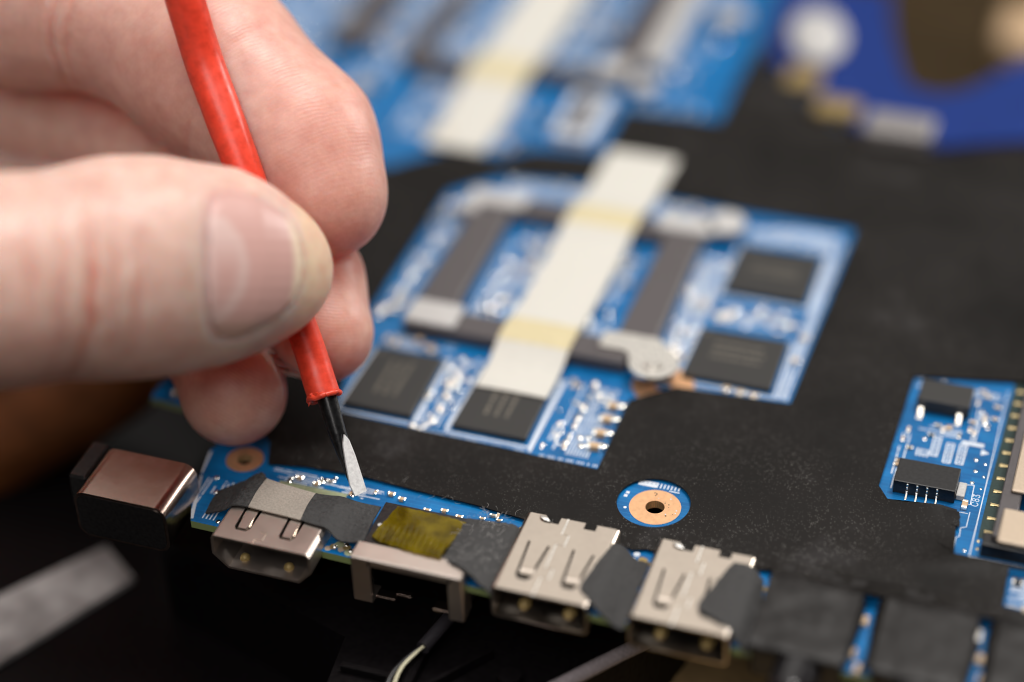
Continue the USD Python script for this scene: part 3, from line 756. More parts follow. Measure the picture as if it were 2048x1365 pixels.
# VGA port: deep rounded shell with a black face, on a small shelf beside the board
vg = sbox(-7.1 + 1.9, -4 + 1.9, 7.1 - 1.9, 4 - 1.9).buffer(1.9, 12)
vga = part(mb, 'vga_port', shell(vg, -69.7, 1.0, -25.5, -15.6), 'nickel_dark', smooth=35, label='deep rounded metal port at the left end of the board')
part(vga, 'face', shell(vg.buffer(-.45), -69.7, 1.0, -25.62, -25.4), 'plastic_black', smooth=35)
part(vga, 'shelf', box(-78, -64.4, -17.5, -13.6, -1.2, .0, .1), 'plastic_dark')
part(vga, 'side_bracket', box(-80.2, -77.4, -21, -13, -2.6, 3.4, .3), 'plastic_black')

# network jack: black body, metal frame round a square opening
rj = part(mb, 'network_jack', [box(-35.4, -20.2, -21.9, -12.2, 1.3, 2.35, .12), box(-35.4, -20.2, -15.5, -12.2, -5.2, 1.28, .12), box(-35.4, -34.2, -21.0, -15.52, -5.2, 1.28, .08), box(-21.4, -20.2, -21.0, -15.52, -5.2, 1.28, .08)], 'plastic_black', label='network jack with black body and metal front frame')
fm_ = mani(box(-36.0, -19.9, -24.2, -20.9, -5.6, 2.6, .22)) - mani(box(-33.2, -22.0, -26, -20, -6.2, 1.35, .02)) - mani(box(-35.5, -20.4, -23.8, -20, -5.2, 2.25, .02))
fm_ = fm_ - mani(box(-33.6, -33.2, -26, -23.6, .9, 2.1, .02)) - mani(box(-22.0, -21.6, -26, -23.6, .9, 2.1, .02))
fm_ = fm_ - mani(box(-33.0, -31.8, -26, -20, -7, -4.6, .02)) - mani(box(-28.5, -25.5, -26, -20, -7, -4.6, .02))
part(rj, 'metal_frame', fm_, 'nickel_soft', smooth=30)
part(rj, 'contact_bar', box(-30.0, -25.5, -16.4, -15.6, -1.4, -1.1, .05), 'gold_dull')
part(rj, 'sill', [box(-33, -30.2, -23.4, -21.9, -5.1, -4.75, .05), box(-30.2, -28.0, -22.8, -21.9, -4.6, -4.2, .05), box(-24.6, -22.4, -23.6, -21.9, -5.0, -4.65, .05)], 'nickel_dark')
part(rj, 'pip', disc(-34.4, -17.0, 2.36, .32, .05, 12), 'plastic_white')
for k in range(10):                                                       # row of solder legs seen through the amber tape
    part(rj, 'leg', box(-32.6 + .86 * k, -32.25 + .86 * k, -20.4, -17.6, 2.36, 2.62, .05), 'plastic_black')

# audio jacks: black bodies under loose film, round noses pointing at the viewer
for x0, x1, lab in ((19.4, 31.2, 'audio jack next to the USB ports'), (34.9, 46.2, 'audio jack second from the USB ports'), (49.4, 60, 'audio jack at the right edge of the picture')):
    xc = (x0 + x1) / 2
    j = part(mb, 'audio_jack', box(x0, x1, -24.4, -11.4, -3.2, 2.75, .35), 'plastic_black', label=lab)
    part(j, 'nose', tube([(xc + .4, -24.5, -.4), (xc + .4, -29.6, -.4), (xc + .4, -30.2, -.4)], [3.1, 3.1, 2.7], 32), 'plastic_gloss', smooth=40)
    part(j, 'film_cover', ribbon([[(x0 - .2, -7.0, .70), (xc, -6.6, .72), (x1 + .1, -7.0, .70)], [(x0 - .2, -8.4, .95), (xc, -8.4, 1.0), (x1 + .1, -8.4, .95)], [(x0 - .25, -10, 1.3), (xc, -10, 1.5), (x1 + .1, -10, 1.5)], [(x0 - .25, -12, 2.8), (xc, -12, 2.95), (x1 + .2, -12, 2.8)], [(x0 - .25, -18, 2.9), (xc, -18, 2.95), (x1 + .25, -18, 2.85)], [(x0 - .2, -24.2, 2.85), (xc, -24.4, 2.9), (x1 + .2, -24.3, 2.8)], [(x0, -25.0, 1.6), (xc, -25.2, 2.0), (x1, -25.0, 1.8)]], .16, 10, 8, .34, int(x0)), 'film_painted_sheen', smooth=40)
    part(j, 'side_wing', ribbon([[(x1 + .25, -12, 2.8), (x1 + .7, -12, .9)], [(x1 + .3, -17, 2.85), (x1 + .8, -17, 1.2)], [(x1 + .3, -23.5, 2.8), (x1 + .5, -23.5, 1.0)]], .14, 3, 6, .1, 3), 'black_film', smooth=40)
for xl_ in (34.7, 49.2):  # dark film strips added to darken the gaps between the jacks
    part(mb, 'film_scrap', ribbon([[(xl_, -10.4, 2.2), (xl_ - 1.0, -10.6, 1.5)], [(xl_ + .05, -15, 2.85), (xl_ - 1.2, -14.6, 1.6)], [(xl_, -20, 2.8), (xl_ - .9, -20.4, 1.4)], [(xl_ + .1, -24, 2.6), (xl_ - 1.3, -23.6, 1.5)]], .14, 4, 6, .25, int(xl_), .2), 'black_film', smooth=40)
part(mb, 'film_lip', ribbon([[(18.2, -6.6, .66), (33, -6.4, .66), (47, -6.4, .66), (66, -6.6, .66)], [(18.2, -8.6, 1.0), (33, -8.8, 1.15), (47, -8.8, 1.1), (66, -8.6, 1.0)], [(19.4, -10.4, 1.9), (33, -10.7, 2.1), (47, -10.6, 2.1), (66, -10.6, 2.0)]], .15, 14, 6, .12, 21, .2), 'black_film', smooth=40)
part(mb, 'solder_post', box(46.7, 47.3, -15.4, -13.6, .1, 2.6, .1), 'tin')

# ---------------------------------------------------------------- tapes lying on the board
def tape(name, label, cat, mesh, m, base, group=None, smooth=40):
    t = thing(name, label, cat, base, group)
    part(t, 'strip', mesh, m, smooth)
    return t


# paper strips over the sockets: cream, with yellowed bands where they bend over the frames
def paper(xl, xr, prof, yellow, label):
    t = thing('paper_strip', label, 'paper tape', ((xl(prof[0][0]) + xr(prof[0][0])) / 2, prof[0][0], 0))
    cuts = sorted({prof[0][0], prof[-1][0], *[v for ab in yellow for v in ab]})
    ys, zs = [p[0] for p in prof], [p[1] for p in prof]
    f = smooth_path([(y, z) for y, z in prof], 10)
    for a, b in zip(cuts[:-1], cuts[1:]):
        yy = np.linspace(a, b, max(6, int((b - a) * 1.0)))
        rows = [[(xl(y), y, np.interp(y, f[:, 0], f[:, 1])), ((xl(y) + xr(y)) / 2, y, np.interp(y, f[:, 0], f[:, 1]) + .1), (xr(y), y, np.interp(y, f[:, 0], f[:, 1]))] for y in yy]
        yel = any(abs(a - q[0]) < 1e-6 for q in yellow)
        part(t, 'yellowed_band' if yel else 'paper', ribbon(rows, .14, 4, 2, .05, 2), 'tape_yellowed' if yel else 'paper_tape', 40)


paper(lambda y: -32.6 + .004 * (y - 17), lambda y: -21.4 + .018 * (y - 17), [(17.4, 1.25), (22.8, 1.3), (26.2, 2.1), (28.4, 2.85), (33.0, 2.85), (35.5, 2.3), (45, 1.9), (57, 2.2), (60.2, 2.85), (66.2, 2.85), (68.5, 2.0), (73, .95), (78, .75), (87.5, .7)], [(27.6, 33.4), (61.0, 66.6)], 'cream paper strip across the near socket, its lower end on a memory chip')
paper(lambda y: -64.4 + .001 * (y - 80), lambda y: -53.4 + .03 * (y - 80), [(80.2, .85), (88, .9), (98, 1.4), (103, 2.95), (108, 2.95), (114, 2.3), (130, 2.4), (160, 3.4)], [(101.5, 109.5)], 'cream paper strip across the far socket at the top of the picture')

# black cloth tapes between the ports
t1 = thing('cloth_tape', 'frayed dark cloth tape with a grey mesh middle lying over the video port', 'cloth tape', (-48, -16, 1))
def rows_t1(xs):
    prof = {-59.9: (-14.9, -19.8, .35, .30), -57: (-12.4, -20.2, .9, 1.9), -55.6: (-11.4, -19.9, 1.6, 2.95), -54.4: (-11.4, -19.6, 2.2, 3.0), -53: (-13.0, -19.5, 2.6, 2.98), -45.2: (-14.0, -19.9, 2.75, 2.95), -41.2: (-13.6, -20.4, 2.75, 2.9), -39.0: (-13.6, -21.0, 2.5, 1.7), -36.3: (-13.8, -21.0, 2.6, 2.3)}
    out = []
    for x in xs:
        k = sorted(prof)
        q = [np.interp(x, k, [prof[i][c] for i in k]) for c in range(4)]
        out.append([(x, q[0], q[2]), (x, (q[0] + q[1]) / 2, (q[2] + q[3]) / 2 + .12), (x + .25, q[1], q[3])])
    return out
part(t1, 'strip', ribbon(rows_t1([-59.9, -57, -55.6, -54.4, -53.2]), .22, 6, 5, .08, 1, .12), 'cloth_tape', 40)
part(t1, 'mesh_patch', ribbon(rows_t1([-53.2, -50.5, -48, -45.2]), .22, 6, 5, .05, 2), 'cloth_mesh', 40)
part(t1, 'strip', ribbon(rows_t1([-45.2, -43, -41.2, -39.0, -35.5]), .22, 6, 5, .1, 3, .12), 'cloth_tape', 40)
t2 = tape('cloth_tape', 'fuzzy linty black cloth tape between the network jack and a USB port', 'cloth tape',
          ribbon([[(-23.2, -12.6, 2.62), (-19.8, -12.4, 2.75), (-17.0, -11.6, 2.2), (-15.8, -11.4, 1.6)], [(-23.4, -16.6, 2.62), (-19.9, -17, 2.8), (-17.2, -17, 2.0), (-15.8, -17, 1.4)], [(-23.4, -20.4, 2.65), (-20.0, -21.2, 2.8), (-17.2, -22.2, 1.9), (-15.7, -22.4, 1.2)], [(-22.8, -21.6, 2.85), (-19.6, -23.0, 2.9), (-17.0, -24.0, 1.6), (-15.7, -24.4, .9)]], .3, 8, 8, .12, 5, .22), 'cloth_tape', (-19.5, -17, 2))
t3 = tape('cloth_tape', 'smooth pointed black tape bridging the gap between the two USB ports', 'cloth tape',
          ribbon([[(-2.6, -11.6, 2.62), (-1.3, -11.3, 2.1), (.6, -11.6, .5), (2.5, -11.5, .45)], [(-3.6, -16, 2.72), (-1.8, -16.2, 2.5), (.5, -16.4, .8), (2.4, -16.2, .5)], [(-4.4, -20.8, 2.72), (-1.9, -21.2, 2.5), (.6, -21.8, .5), (2.5, -22, .0)], [(-3.6, -22.2, 2.7), (-1.5, -23.6, 1.9), (.8, -24.2, .2), (2.4, -24.2, -.3)]], .25, 8, 8, .16, 7, .16), 'cloth_tape', (-1, -17, 1))
t4 = tape('cloth_tape', 'smooth leaf shaped black tape over the right side of the second USB port', 'cloth tape',
          ribbon([[(13.8, -10.8, 2.72), (15.0, -10.7, 2.72), (16.6, -10.7, 2.3), (17.9, -11.0, .8)], [(12.4, -15.4, 2.75), (14.4, -15.4, 2.78), (16.7, -15.6, 2.4), (18.9, -16.2, .6)], [(11.3, -20.3, 2.8), (13.6, -20.8, 2.85), (16.8, -21.4, 2.3), (19.0, -21.2, .3)], [(12.6, -21.3, 2.8), (14.8, -22.3, 2.75), (17.0, -23.4, 1.7), (18.9, -24.2, -.2)]], .28, 8, 8, .15, 9, .16), 'cloth_tape', (16, -17, 1))
# lint on the cloth
fr_ = random.Random(17)
hairs = []
for k in range(110):
    x, y = fr_.uniform(-23.2, -16.8), fr_.uniform(-22.5, -10.5)
    z = 2.95 if x < -18.6 else 2.95 - (x + 18.6) * .5
    a, l = fr_.uniform(0, 6.28), fr_.uniform(.4, 1.5)
    c = fr_.uniform(-.6, .6)
    hairs.append(tube(smooth_path([(x, y, z), (x + math.cos(a) * l * .5, y + math.sin(a) * l * .5, z + fr_.uniform(0, .25)), (x + math.cos(a + c) * l, y + math.sin(a + c) * l, z + fr_.uniform(-.1, .4))], 3), .018, 4, False))
part(t2, 'lint', hairs, 'lint', smooth=False, kind='stuff')
dust = thing('dust_lint', 'pale dust and lint fibres along the film edge behind the network jack', 'lint', (-25, -8, .6))
dh = []
for k in range(38):
    x = fr_.uniform(-40, 17)
    y, z = np.interp(x, [-40, -24, -16, 17], [-6.6, -7.6, -9.2, -9.2]) + fr_.uniform(-.8, 1.6), .56
    a, l, c = fr_.uniform(0, 6.28), fr_.uniform(.3, 1.3), fr_.uniform(-.8, .8)
    dh.append(tube(smooth_path([(x, y, z), (x + math.cos(a) * l * .5, y + math.sin(a) * l * .5, z + fr_.uniform(.05, .3)), (x + math.cos(a + c) * l, y + math.sin(a + c) * l, z + fr_.uniform(0, .3))], 3), .014, 4, False))
part(dust, 'fibres', dh, 'lint', smooth=False, kind='stuff')
tag(stage.GetPrimAtPath(dust), kind='stuff')
# amber tape over the network jack
am = tri(ribbon([[(-33.3, -13.1, 2.75), (-28, -13.2, 2.85), (-22.9, -13.5, 2.75)], [(-33.9, -16.5, 2.72), (-28.6, -16.6, 2.95), (-23.4, -16.8, 2.8)], [(-34.5, -19.5, 2.7), (-29.2, -20.0, 3.0), (-23.9, -20.6, 2.95)], [(-33.0, -20.6, 2.66), (-29.2, -21.2, 2.82), (-23.9, -21.6, 2.85)]], .06, 26, 12, .10, 11, .12))
av = np.array(am.vertices)
av[:, 2] += .16 * np.cos(2 * np.pi * (av[:, 0] + 32.4) / .86) * np.exp(-((av[:, 1] + 19.2 + .08 * (av[:, 0] + 29)) / 1.3) ** 2)
am = trimesh.Trimesh(av, am.faces, process=False)
tape('amber_tape', 'see-through yellow amber tape stuck over the network jack', 'yellow tape', am, 'amber_tape', (-28.5, -17, 2.7))

# ---------------------------------------------------------------- other things around
t = thing('blue_board', 'bright violet blue board piece with a curved notch behind the motherboard', 'circuit board', (20, 125, -1))
bb = smooth_path([(-17.5, 158), (-14.4, 131), (-8, 123), (3, 112), (9, 106.2), (20, 104.6), (36, 111.2), (70, 122), (70, 158), (44, 150), (32, 139), (24, 126.5), (19, 123), (13.5, 124.5), (10.6, 131), (7, 142), (3, 160)], 4)
part(t, 'plate', extrude(poly2(bb[:, :2]), -.9, .3), 'blue_violet')
blob = trimesh.creation.icosphere(3, 1)
blob.apply_scale((5.4, 9.8, 2.4))
blob.apply_transform(trimesh.transformations.rotation_matrix(.25, (0, 0, 1)))
blob.apply_translation((-6.2, 136, 1.2))
part(t, 'white_pad', blob, 'plastic_white', smooth=True)
part(t, 'gold_contact', box(-1.2, 6.6, 107.2 + 1, 113.5, .3, 2.2, .4), 'gold_dull')
part(t, 'gold_contact', box(-8.6, -2.2, 117.0, 123.5, .3, 1.9, .4), 'gold_dull')
part(t, 'connector', box(9.0, 20.6, 101.4, 108.4, .3, 4.0, .5), 'grey_shell')
lamp = thing('tan_block', 'small tan block lying on the table at the top right corner', 'block', (27, 197, -30))
part(lamp, 'body', box(21.8, 35.8, 189.9, 205.9, -29.98, -23, 1.5), 'ceramic_tan')

wh = thing('brown_handle', 'out of focus unidentified rounded orange brown object under the thumb, behind the deep metal port', 'blurred_object', (-100, 12, -22))  # unidentified, built as a rounded orange brown body
BROWN_ENDS = np.array(BROWN_AXIS)
WHP = smooth_path([tuple(BROWN_ENDS[0]) + (2,), *[tuple(BROWN_ENDS[0] + (BROWN_ENDS[1] - BROWN_ENDS[0]) * t) + (r,) for t, r in ((.03, 6), (.09, 8.6), (.2, 9.6), (.5, 9.6), (.8, 9.2), (1., 8.5))]], 6)
part(wh, 'body', tube(WHP[:, :3], WHP[:, 3], 32), 'orange_brown', True)
sc = thing('metal_strip', 'scratched grey metal strip lying out of focus below the deep metal port', 'metal strip', (-90, -15, -29))
e = np.array(STRIP_END)
e2 = np.vstack([e + (e[[0, 0, 3, 3]] - e[[1, 1, 2, 2]]) * np.array([1, 0, 0, 1])[:, None]])
part(sc, 'bar', hull(np.vstack([e2 + (0, 0, 0), e2 - (0, 0, .95)])), 'brushed_metal')

cb = thing('cable', 'thin black sleeved cable with a bared cream wire below the USB ports', 'cable', (-25, -25, -10))
part(cb, 'sleeve', tube(smooth_path([(-22.2, -12.5, -8.6), (-22.9, -15.5, -9.6), (-24.2, -20.5, -10.0), (-25.5, -25.9, -10.2)], 8), .98, 24), 'cable_black', 40)
part(cb, 'wire', tube(smooth_path([(-25.0, -24.8, -10.0), (-25.9, -27.4, -9.8), (-27.0, -30.4, -10.3), (-27.0, -34, -11.2), (-26.4, -38, -12.2)], 8), .22, 14), 'wire_cream', 40)
part(cb, 'wire', tube(smooth_path([(-25.5, -25.0, -10.4), (-26.8, -27.4, -10.6), (-28.2, -30.6, -11.4), (-28.2, -34, -12.2), (-27.6, -38, -12.8)], 8), .38, 14), 'plastic_black', 40)
tb = thing('plastic_tube', 'greyish clear plastic tube lying along the case edge below the USB ports', 'tube', (-4, -22, -12))
part(tb, 'body', tube(smooth_path([(4, -12.4, -12.2), (.2, -17.4, -11.9), (-3.6, -22.3, -11.9), (-7.6, -27.6, -11.9), (-15, -37, -12)], 8), 1.05, 24), 'frosted_plastic', 40)
cs = thing('cardboard_sheet', 'added olive brown sheet, lighter than the table to brighten the shaded gap below the second USB port', 'lightened_brown', (30, -20, -29.5))  # added sheet: brightness put into its colour over the dim table
part(cs, 'sheet', extrude(poly2([(-12, -16), (-4, 2), (5, 12), (70, 13), (70, -60), (10, -60)]), -29.8, -28.8), 'lightened_brown')
# ---------------------------------------------------------------- screwdriver
sd = thing('screwdriver', 'small screwdriver with red rubber sheath, black shaft and ground silver tip, held in the fingers', 'screwdriver', tuple(SHAFT_TIP[0]))
R_ = np.array(ROD)
sp = smooth_path(R_, 8)
tb_ = tube(sp[:, :3], sp[:, 3], 40)
v = np.array(tb_.vertices)
nrm = np.array(trimesh.Trimesh(v, tb_.faces, process=False).vertex_normals)
along = np.repeat(np.linspace(0, 1, len(sp)), 40)
v[:len(along)] += nrm[:len(along)] * ((fbm(v[:len(along)] * .35, 3, 8) - .5) * .10)[:, None]
part(sd, 'sheath', trimesh.Trimesh(v, tb_.faces, process=False), 'red_rubber', smooth=True)
# ragged cut lip at the end of the sheath
ax = R_[-1, :3] - R_[-2, :3]
ax /= np.linalg.norm(ax)
u = np.cross(ax, (0, 0, 1.))
u /= np.linalg.norm(u)
w_ = np.cross(ax, u)
ring_pts, rr_ = [], random.Random(4)
for k in range(41):
    a = 2 * math.pi * k / 40
    rad = 2.12 + .22 * (noise(np.array([[math.cos(a) * 3, math.sin(a) * 3, 1.0]]), 3)[0] - .3)
    ring_pts.append(R_[-1, :3] + ax * (.15 + .9 * (noise(np.array([[math.cos(a) * 2.2, math.sin(a) * 2.2, 5.0]]), 6)[0] - .5)) + rad * (math.cos(a) * u + math.sin(a) * w_))
part(sd, 'cut_lip', tube(np.array(ring_pts), .34 + .14 * np.array([rr_.random() for _ in ring_pts]), 10), 'red_rubber', smooth=True)
for k in range(9):
    a = rr_.uniform(0, 6.28)
    o = R_[-1, :3] + ax * rr_.uniform(-.7, .5) + 2.3 * (math.cos(a) * u + math.sin(a) * w_)
    f = hull(np.array([o + np.array([rr_.uniform(-.4, .4) for _ in range(3)]) for _ in range(7)]))
    part(sd, 'rubber_flake', f, 'red_rubber', smooth=False)
SH, TP = np.array(SHAFT), np.array(SHAFT_TIP)
ad = SH[2, :3] - SH[1, :3]
ad /= np.linalg.norm(ad)
u = np.cross(ad, (0, 0, 1.))
u /= np.linalg.norm(u)
w_ = np.cross(ad, u)
cone = [SH[2, :3] + SH[2, 3] * (math.cos(a) * u + math.sin(a) * w_) for a in np.linspace(0, 2 * math.pi, 32)[:-1]]
part(sd, 'shaft', [tube(SH[:, :3], SH[:, 3], 32), hull(np.vstack([cone, TP]))], 'shaft_black', smooth=35)
B_ = np.array(BEVEL)
nb = np.linalg.svd(B_ - B_.mean(0))[2][2]
nb *= np.sign((np.array(CAM_POS) - B_.mean(0)) @ nb)
Bf = B_ - ((B_ - B_.mean(0)) @ nb)[:, None] * nb
part(sd, 'ground_bevel', hull(np.vstack([Bf + nb * .06, Bf - nb * .35])), 'ground_steel', smooth=20)

# ---------------------------------------------------------------- hand
# A body of tapered bones blended smoothly, sampled on a grid and meshed as one continuous surface.
H = np.array(CAM_AXES)                            # the frame the bones were measured in


def bone(P, a, b, squash=None):
    """Signed distance to a tapered round bone from a to b (x, y, z, r); squash = (direction, factor) flattens it."""
    pa, ra, pb, rb_ = a[:3], a[3], b[:3], b[3]
    d = pb - pa
    t = np.clip(((P - pa) @ d) / (d @ d), 0, 1)
    q = P - pa - t[:, None] * d
    if squash is not None:
        n, k = squash
        c = q @ n
        q = q + ((1 / k - 1) * c)[:, None] * n
    return np.sqrt((q * q).sum(1)) - (ra + (rb_ - ra) * t)


def smin(a, b, k):
    h = np.maximum(k - np.abs(a - b), 0) / k
    return np.minimum(a, b) - h * h * k * .25


A_, B__, N_, O_ = np.array(NAIL_A), np.array(NAIL_B), np.array(NAIL_N), np.array(NAIL_O)


def finger(P, chain, k, squash=None):
    c = np.array(chain, float)
    d = None
    for i in range(len(c) - 1):
        q = squash[i] if isinstance(squash, list) else squash
        e = bone(P, c[i], c[i + 1], q)
        d = e if d is None else smin(d, e, k)
    return d


def hand_sdf(P):
    th = finger(P, THUMB, 3.0, [None, (N_, .95), (N_, .90), (N_, .84), (N_, .80), (N_, .78)])
    ix = finger(P, INDEX, 7.0)
    md = finger(P, MIDDLE, 3.0)
    rg = finger(P, RING, 3.0)
    lt = finger(P, LITTLE, 3.0)
    pm = finger(P, PALM, 4.0)
    rest = smin(smin(smin(ix, md, .8), rg, .8), lt, .8)
    rest = smin(rest, pm, 10.0)
    # thumb root blends into the palm, its tip does not blend into the fingers
    return smin(th, rest, .5) if True else th


def surface_nets(F, lo, h):
    nx, ny, nz = F.shape
    neg = F < 0
    corner = [(i, j, k) for i in (0, 1) for j in (0, 1) for k in (0, 1)]
    cnt = sum(neg[i:nx - 1 + i, j:ny - 1 + j, k:nz - 1 + k].astype(np.int8) for i, j, k in corner)
    act = (cnt > 0) & (cnt < 8)
    idx = np.full(act.shape, -1, np.int64)
    C_ = np.argwhere(act)
    idx[act] = np.arange(len(C_))
    acc, num = np.zeros((len(C_), 3)), np.zeros(len(C_))
    for a in corner:
        for ax_ in range(3):
            if a[ax_]:
                continue
            b = list(a)
            b[ax_] = 1
            fa = F[C_[:, 0] + a[0], C_[:, 1] + a[1], C_[:, 2] + a[2]]
            fb = F[C_[:, 0] + b[0], C_[:, 1] + b[1], C_[:, 2] + b[2]]
            on = (fa < 0) != (fb < 0)
            t = np.where(on, fa / np.where(on, fa - fb, 1), 0)
            p = np.repeat(np.array([a], float), len(C_), 0)
            p[:, ax_] = t
            acc[on] += p[on]
            num[on] += 1
    V = lo + (C_ + acc / num[:, None]) * h
    Q = []
    for ax_ in range(3):
        o = [x for x in range(3) if x != ax_]
        sl0 = [slice(None)] * 3
        sl1 = [slice(None)] * 3
        sl0[ax_], sl1[ax_] = slice(0, -1), slice(1, None)
        cross = neg[tuple(sl0)] != neg[tuple(sl1)]
        E_ = np.argwhere(cross)
        ok = np.all([(E_[:, x] > 0) & (E_[:, x] < F.shape[x] - 1) for x in o], 0)
        E_ = E_[ok]
        flip = neg[tuple(sl0)][tuple(E_.T)]
        q = []
        for da, db in ((0, 0), (1, 0), (1, 1), (0, 1)):
            c = E_.copy()
            c[:, o[0]] -= da
            c[:, o[1]] -= db
            q.append(idx[tuple(c.T)])
        q = np.stack(q, 1)
        flip = flip if ax_ != 1 else ~flip
        q[~flip] = q[~flip][:, ::-1]
        Q.append(q)
    return V, np.vstack(Q)


bones = np.vstack([np.array(c) for c in (THUMB, INDEX, MIDDLE, RING, LITTLE, PALM)])
bh = bones[:, :3] @ H.T
lo = (bh - bones[:, 3:]).min(0) - 2
hi = (bh + bones[:, 3:]).max(0) + 2
h = .62
n3 = np.ceil((hi - lo) / h).astype(int) + 1
# coarse pass, then the fine grid only near the surface
hc = h * 6
nc = np.ceil((hi - lo) / hc).astype(int) + 2
gc = np.stack(np.meshgrid(*[lo[k] + np.arange(nc[k]) * hc for k in range(3)], indexing='ij'), -1).reshape(-1, 3)
fc = hand_sdf(gc @ H).reshape(nc)
F3 = np.repeat(np.repeat(np.repeat(fc, 6, 0), 6, 1), 6, 2).astype(np.float32)
near = np.repeat(np.repeat(np.repeat(np.abs(fc) < hc * 2.2, 6, 0), 6, 1), 6, 2)
ii = np.argwhere(near)
# block (i) of the repeat covers fine samples 6 i .. 6 i + 5, so sample position = index
for s0 in range(0, len(ii), 400000):
    q = ii[s0:s0 + 400000]
    F3[tuple(q.T)] = hand_sdf((lo + q * h) @ H)
V, Q = surface_nets(F3, lo, h)
hm = trimesh.Trimesh(V @ H, np.vstack([Q[:, [0, 1, 2]], Q[:, [0, 2, 3]]]), process=False)
if hm.volume < 0:
    hm.invert()
trimesh.smoothing.filter_taubin(hm, lamb=.5, nu=.52, iterations=8)
V = np.array(hm.vertices)
NV = np.array(hm.vertex_normals)

# local coordinates on the thumb: a towards the tip, b across, n out of the nail
rel = V - O_
ta, tb2, tn = rel @ A_, rel @ B__, rel @ N_
dth = finger(V, THUMB, 3.0, [None, (N_, .95), (N_, .90), (N_, .84), (N_, .80), (N_, .78)])
on_thumb = np.clip(1 - np.abs(dth) / 1.2, 0, 1)
front = np.clip((NV @ N_) * 2.5, 0, 1) * on_thumb
NP = Polygon(NAIL_POLY)
near_nail = (front > 0) & (np.abs(ta) < 18) & (np.abs(tb2) < 16)
sdn = np.full(len(V), 30.0)
import shapely
pt = shapely.points(ta[near_nail], tb2[near_nail])
sdn[near_nail] = shapely.distance(pt, NP.exterior) * np.where(shapely.contains(NP, pt), -1, 1)
disp = np.zeros(len(V))
prox = np.clip((5.0 - ta) / 4, 0, 1)
g = lambda x, w: np.exp(-(x / w) ** 2)
soft = np.clip((5.0 - tb2) / 7, .15, 1)
disp += front * (g(sdn - 1.5, 1.1) * (.06 + .20 * prox) * soft - g(sdn, .6) * (.20 + .08 * prox) * soft - .35 * (sdn < -.3))
# creases over the thumb joint, and the swelling between them
wr = np.zeros(len(V))
wob = (fbm(V * .22, 3, 2) - .5)
for k, (wa, wb) in enumerate(WRINKLES):
    dist = ta - wa - 1.5 * wob - .02 * (tb2 - wb) ** 2 * (.4 if k % 2 else -.25)
    ext = g((tb2 - wb), 8.5 if k in (1, 2) else 6.0)
    wr += g(dist, .75) * ext * (1.0 if k == 2 else .35)
    disp += front * (-.55 * g(dist, .65) + .16 * g(np.abs(dist) - 1.7, 1.0)) * ext * (1.0 if k == 2 else .5)
disp += front * .16 * (fbm(V * np.array([.35, .35, .35]), 3, 6) - .5) * np.clip((-6 - ta) / 6, 0, 1)
# bending creases on the inside of the index finger
IX = np.array(INDEX)


def crease(c, axis, w=.7, depth=.7, reach=11):
    rl = V - c
    al = rl @ axis
    far = np.linalg.norm(rl - al[:, None] * axis, axis=1)
    k = g(al + 1.2 * wob, w) * np.clip((reach - far) / 3, 0, 1)
    return k, -depth * k


red = np.zeros(len(V))
facing = np.clip((NV @ -H[2]) * 2 + .6, 0, 1)
for c, axv, w, dp in ((IX[3, :3] + 2.0 * (IX[4, :3] - IX[3, :3]) / 25, IX[4, :3] - IX[2, :3], .8, 1.1), (IX[3, :3] + 5.2 * (IX[4, :3] - IX[3, :3]) / 25, IX[4, :3] - IX[2, :3], .6, .55),
                      (IX[4, :3] + 6.5 * (IX[5, :3] - IX[4, :3]) / 17, IX[5, :3] - IX[3, :3], .6, .45)):
    k, dd = crease(c, axv / np.linalg.norm(axv), w, dp, 13.5)
    disp += dd * facing * (1 - on_thumb)
    red += k * .7
disp += .10 * (fbm(V * .5, 3, 12) - .5)
V2 = V + NV * disp[:, None]
hm2 = trimesh.Trimesh(V2, hm.faces, process=False)
# colour of the skin itself: rosier finger tips and creases, yellowish hard skin by the nail's free edge
T = np.array([.60, .425, .365])[None] * np.ones((len(V), 1))
rosy = np.array([.61, .275, .22])
for tip, rad, amt in ((IX[4, :3], 22, .45), (IX[5, :3], 16, .55), (IX[6, :3], 12, .6), (np.array(MIDDLE)[-1, :3], 15, .65), (np.array(RING)[-1, :3], 16, .6), (np.array(MIDDLE)[3, :3], 14, .25)):
    kk = (amt * np.exp(-(np.linalg.norm(V - tip, axis=1) / rad) ** 2) * (1 - on_thumb))[:, None]
    T = T * (1 - kk) + rosy * kk
kk = (np.clip(red, 0, 1) * .5 + .75 * np.clip(wr * front, 0, 1))[:, None]
T = T * (1 - kk) + np.array([.60, .25, .17]) * kk
kk = (front * g(sdn - .4, .9) * prox * .35)[:, None]
T = T * (1 - kk) + np.array([.66, .30, .26]) * kk
kk = (on_thumb * np.clip((ta - 7.2) / 2.2, 0, 1) * np.clip(NV @ N_ + .75, 0, 1) * .75)[:, None]
T = T * (1 - kk) + np.array([.70, .53, .36]) * kk
hand = thing('hand', "person's bare hand, thumb and fingertips pinching the red screwdriver above the board", 'hand', (-95, 10, 20))
part(hand, 'skin', hm2, 'skin', smooth=True, tint=T)

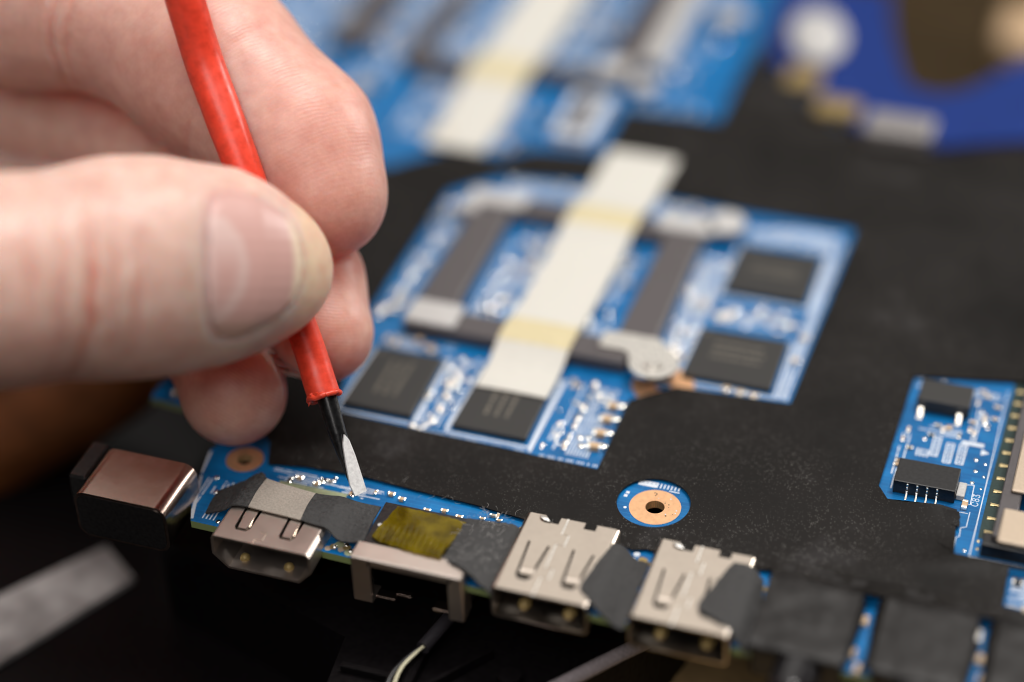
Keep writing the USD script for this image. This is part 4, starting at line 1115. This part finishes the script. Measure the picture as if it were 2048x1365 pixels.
# thumb nail: a thin curved plate lying in its bed
gx, gy = np.meshgrid(np.linspace(-6.2, 9.0, 62), np.linspace(-10.2, 10.2, 82), indexing='ij')
inside = shapely.contains(NP.buffer(.18), shapely.points(gx, gy))
tn0 = np.full(gx.shape, 16.0)
for _ in range(40):
    pp = O_ + gx[..., None] * A_ + gy[..., None] * B__ + tn0[..., None] * N_
    tn0 -= np.clip(finger(pp.reshape(-1, 3), THUMB, 3.0, [None, (N_, .95), (N_, .90), (N_, .84), (N_, .80), (N_, .78)]).reshape(gx.shape), -2, 2) * .6
edge = shapely.distance(NP.exterior, shapely.points(gx, gy)) * np.where(inside, 1, 0)
rise = .16 - .30 * np.exp(-edge / .35) * np.clip((5.5 - gx) / 3, .25, 1) + .012 * np.sin(gy * 4.1 + .4 * np.sin(gy))
top = O_ + gx[..., None] * A_ + gy[..., None] * B__ + (tn0 + rise)[..., None] * N_
bot = top - .55 * N_
ny_ = gx.shape[1]
NVt = np.vstack([top.reshape(-1, 3), bot.reshape(-1, 3)])
o_ = gx.size
cells = inside[:-1, :-1] & inside[1:, :-1] & inside[1:, 1:] & inside[:-1, 1:]
NF = []
for i, j in np.argwhere(cells):
    p, q, r, s = i * ny_ + j, (i + 1) * ny_ + j, (i + 1) * ny_ + j + 1, i * ny_ + j + 1
    NF += [(p, q, r), (p, r, s), (o_ + p, o_ + r, o_ + q), (o_ + p, o_ + s, o_ + r)]
    for di, dj, (u_, v_) in ((-1, 0, (s, p)), (1, 0, (q, r)), (0, -1, (p, q)), (0, 1, (r, s))):
        if not (0 <= i + di < cells.shape[0] and 0 <= j + dj < cells.shape[1] and cells[i + di, j + dj]):
            NF += [(u_, o_ + v_, v_), (u_, o_ + u_, o_ + v_)]
NF = np.array(NF)
use = np.unique(NF)
re_ = np.full(len(NVt), -1)
re_[use] = np.arange(len(use))
nm = trimesh.Trimesh(NVt[use], re_[NF], process=False)
lun = Polygon(NAIL_LUN)
P2 = np.stack([np.tile(gx.ravel(), 2), np.tile(gy.ravel(), 2)], 1)[use]
sl_ = shapely.distance(lun.exterior, shapely.points(P2))
inl = shapely.contains(lun, shapely.points(P2))
NT = np.array([.52, .305, .272])[None] * np.ones((len(use), 1))
kk = (np.where(inl, np.maximum(np.exp(-(sl_ / 1.1) ** 2), np.clip((P2[:, 1] + 1) / 5, 0, .9)), np.exp(-(sl_ / .4) ** 2)) * .75)[:, None]
NT = NT * (1 - kk) + np.array([.60, .44, .405]) * kk
kk = np.clip((P2[:, 0] - 6.6 + .02 * P2[:, 1] ** 2) / .9, 0, 1)[:, None] * .9
NT = NT * (1 - kk) + np.array([.74, .60, .44]) * kk
kk = np.clip((-P2[:, 1] - 6.4) / 1.8, 0, 1)[:, None] * .45
NT = NT * (1 - kk) + np.array([.46, .31, .23]) * kk
part(hand, 'thumb_nail', nm, 'nail', smooth=True, tint=NT)
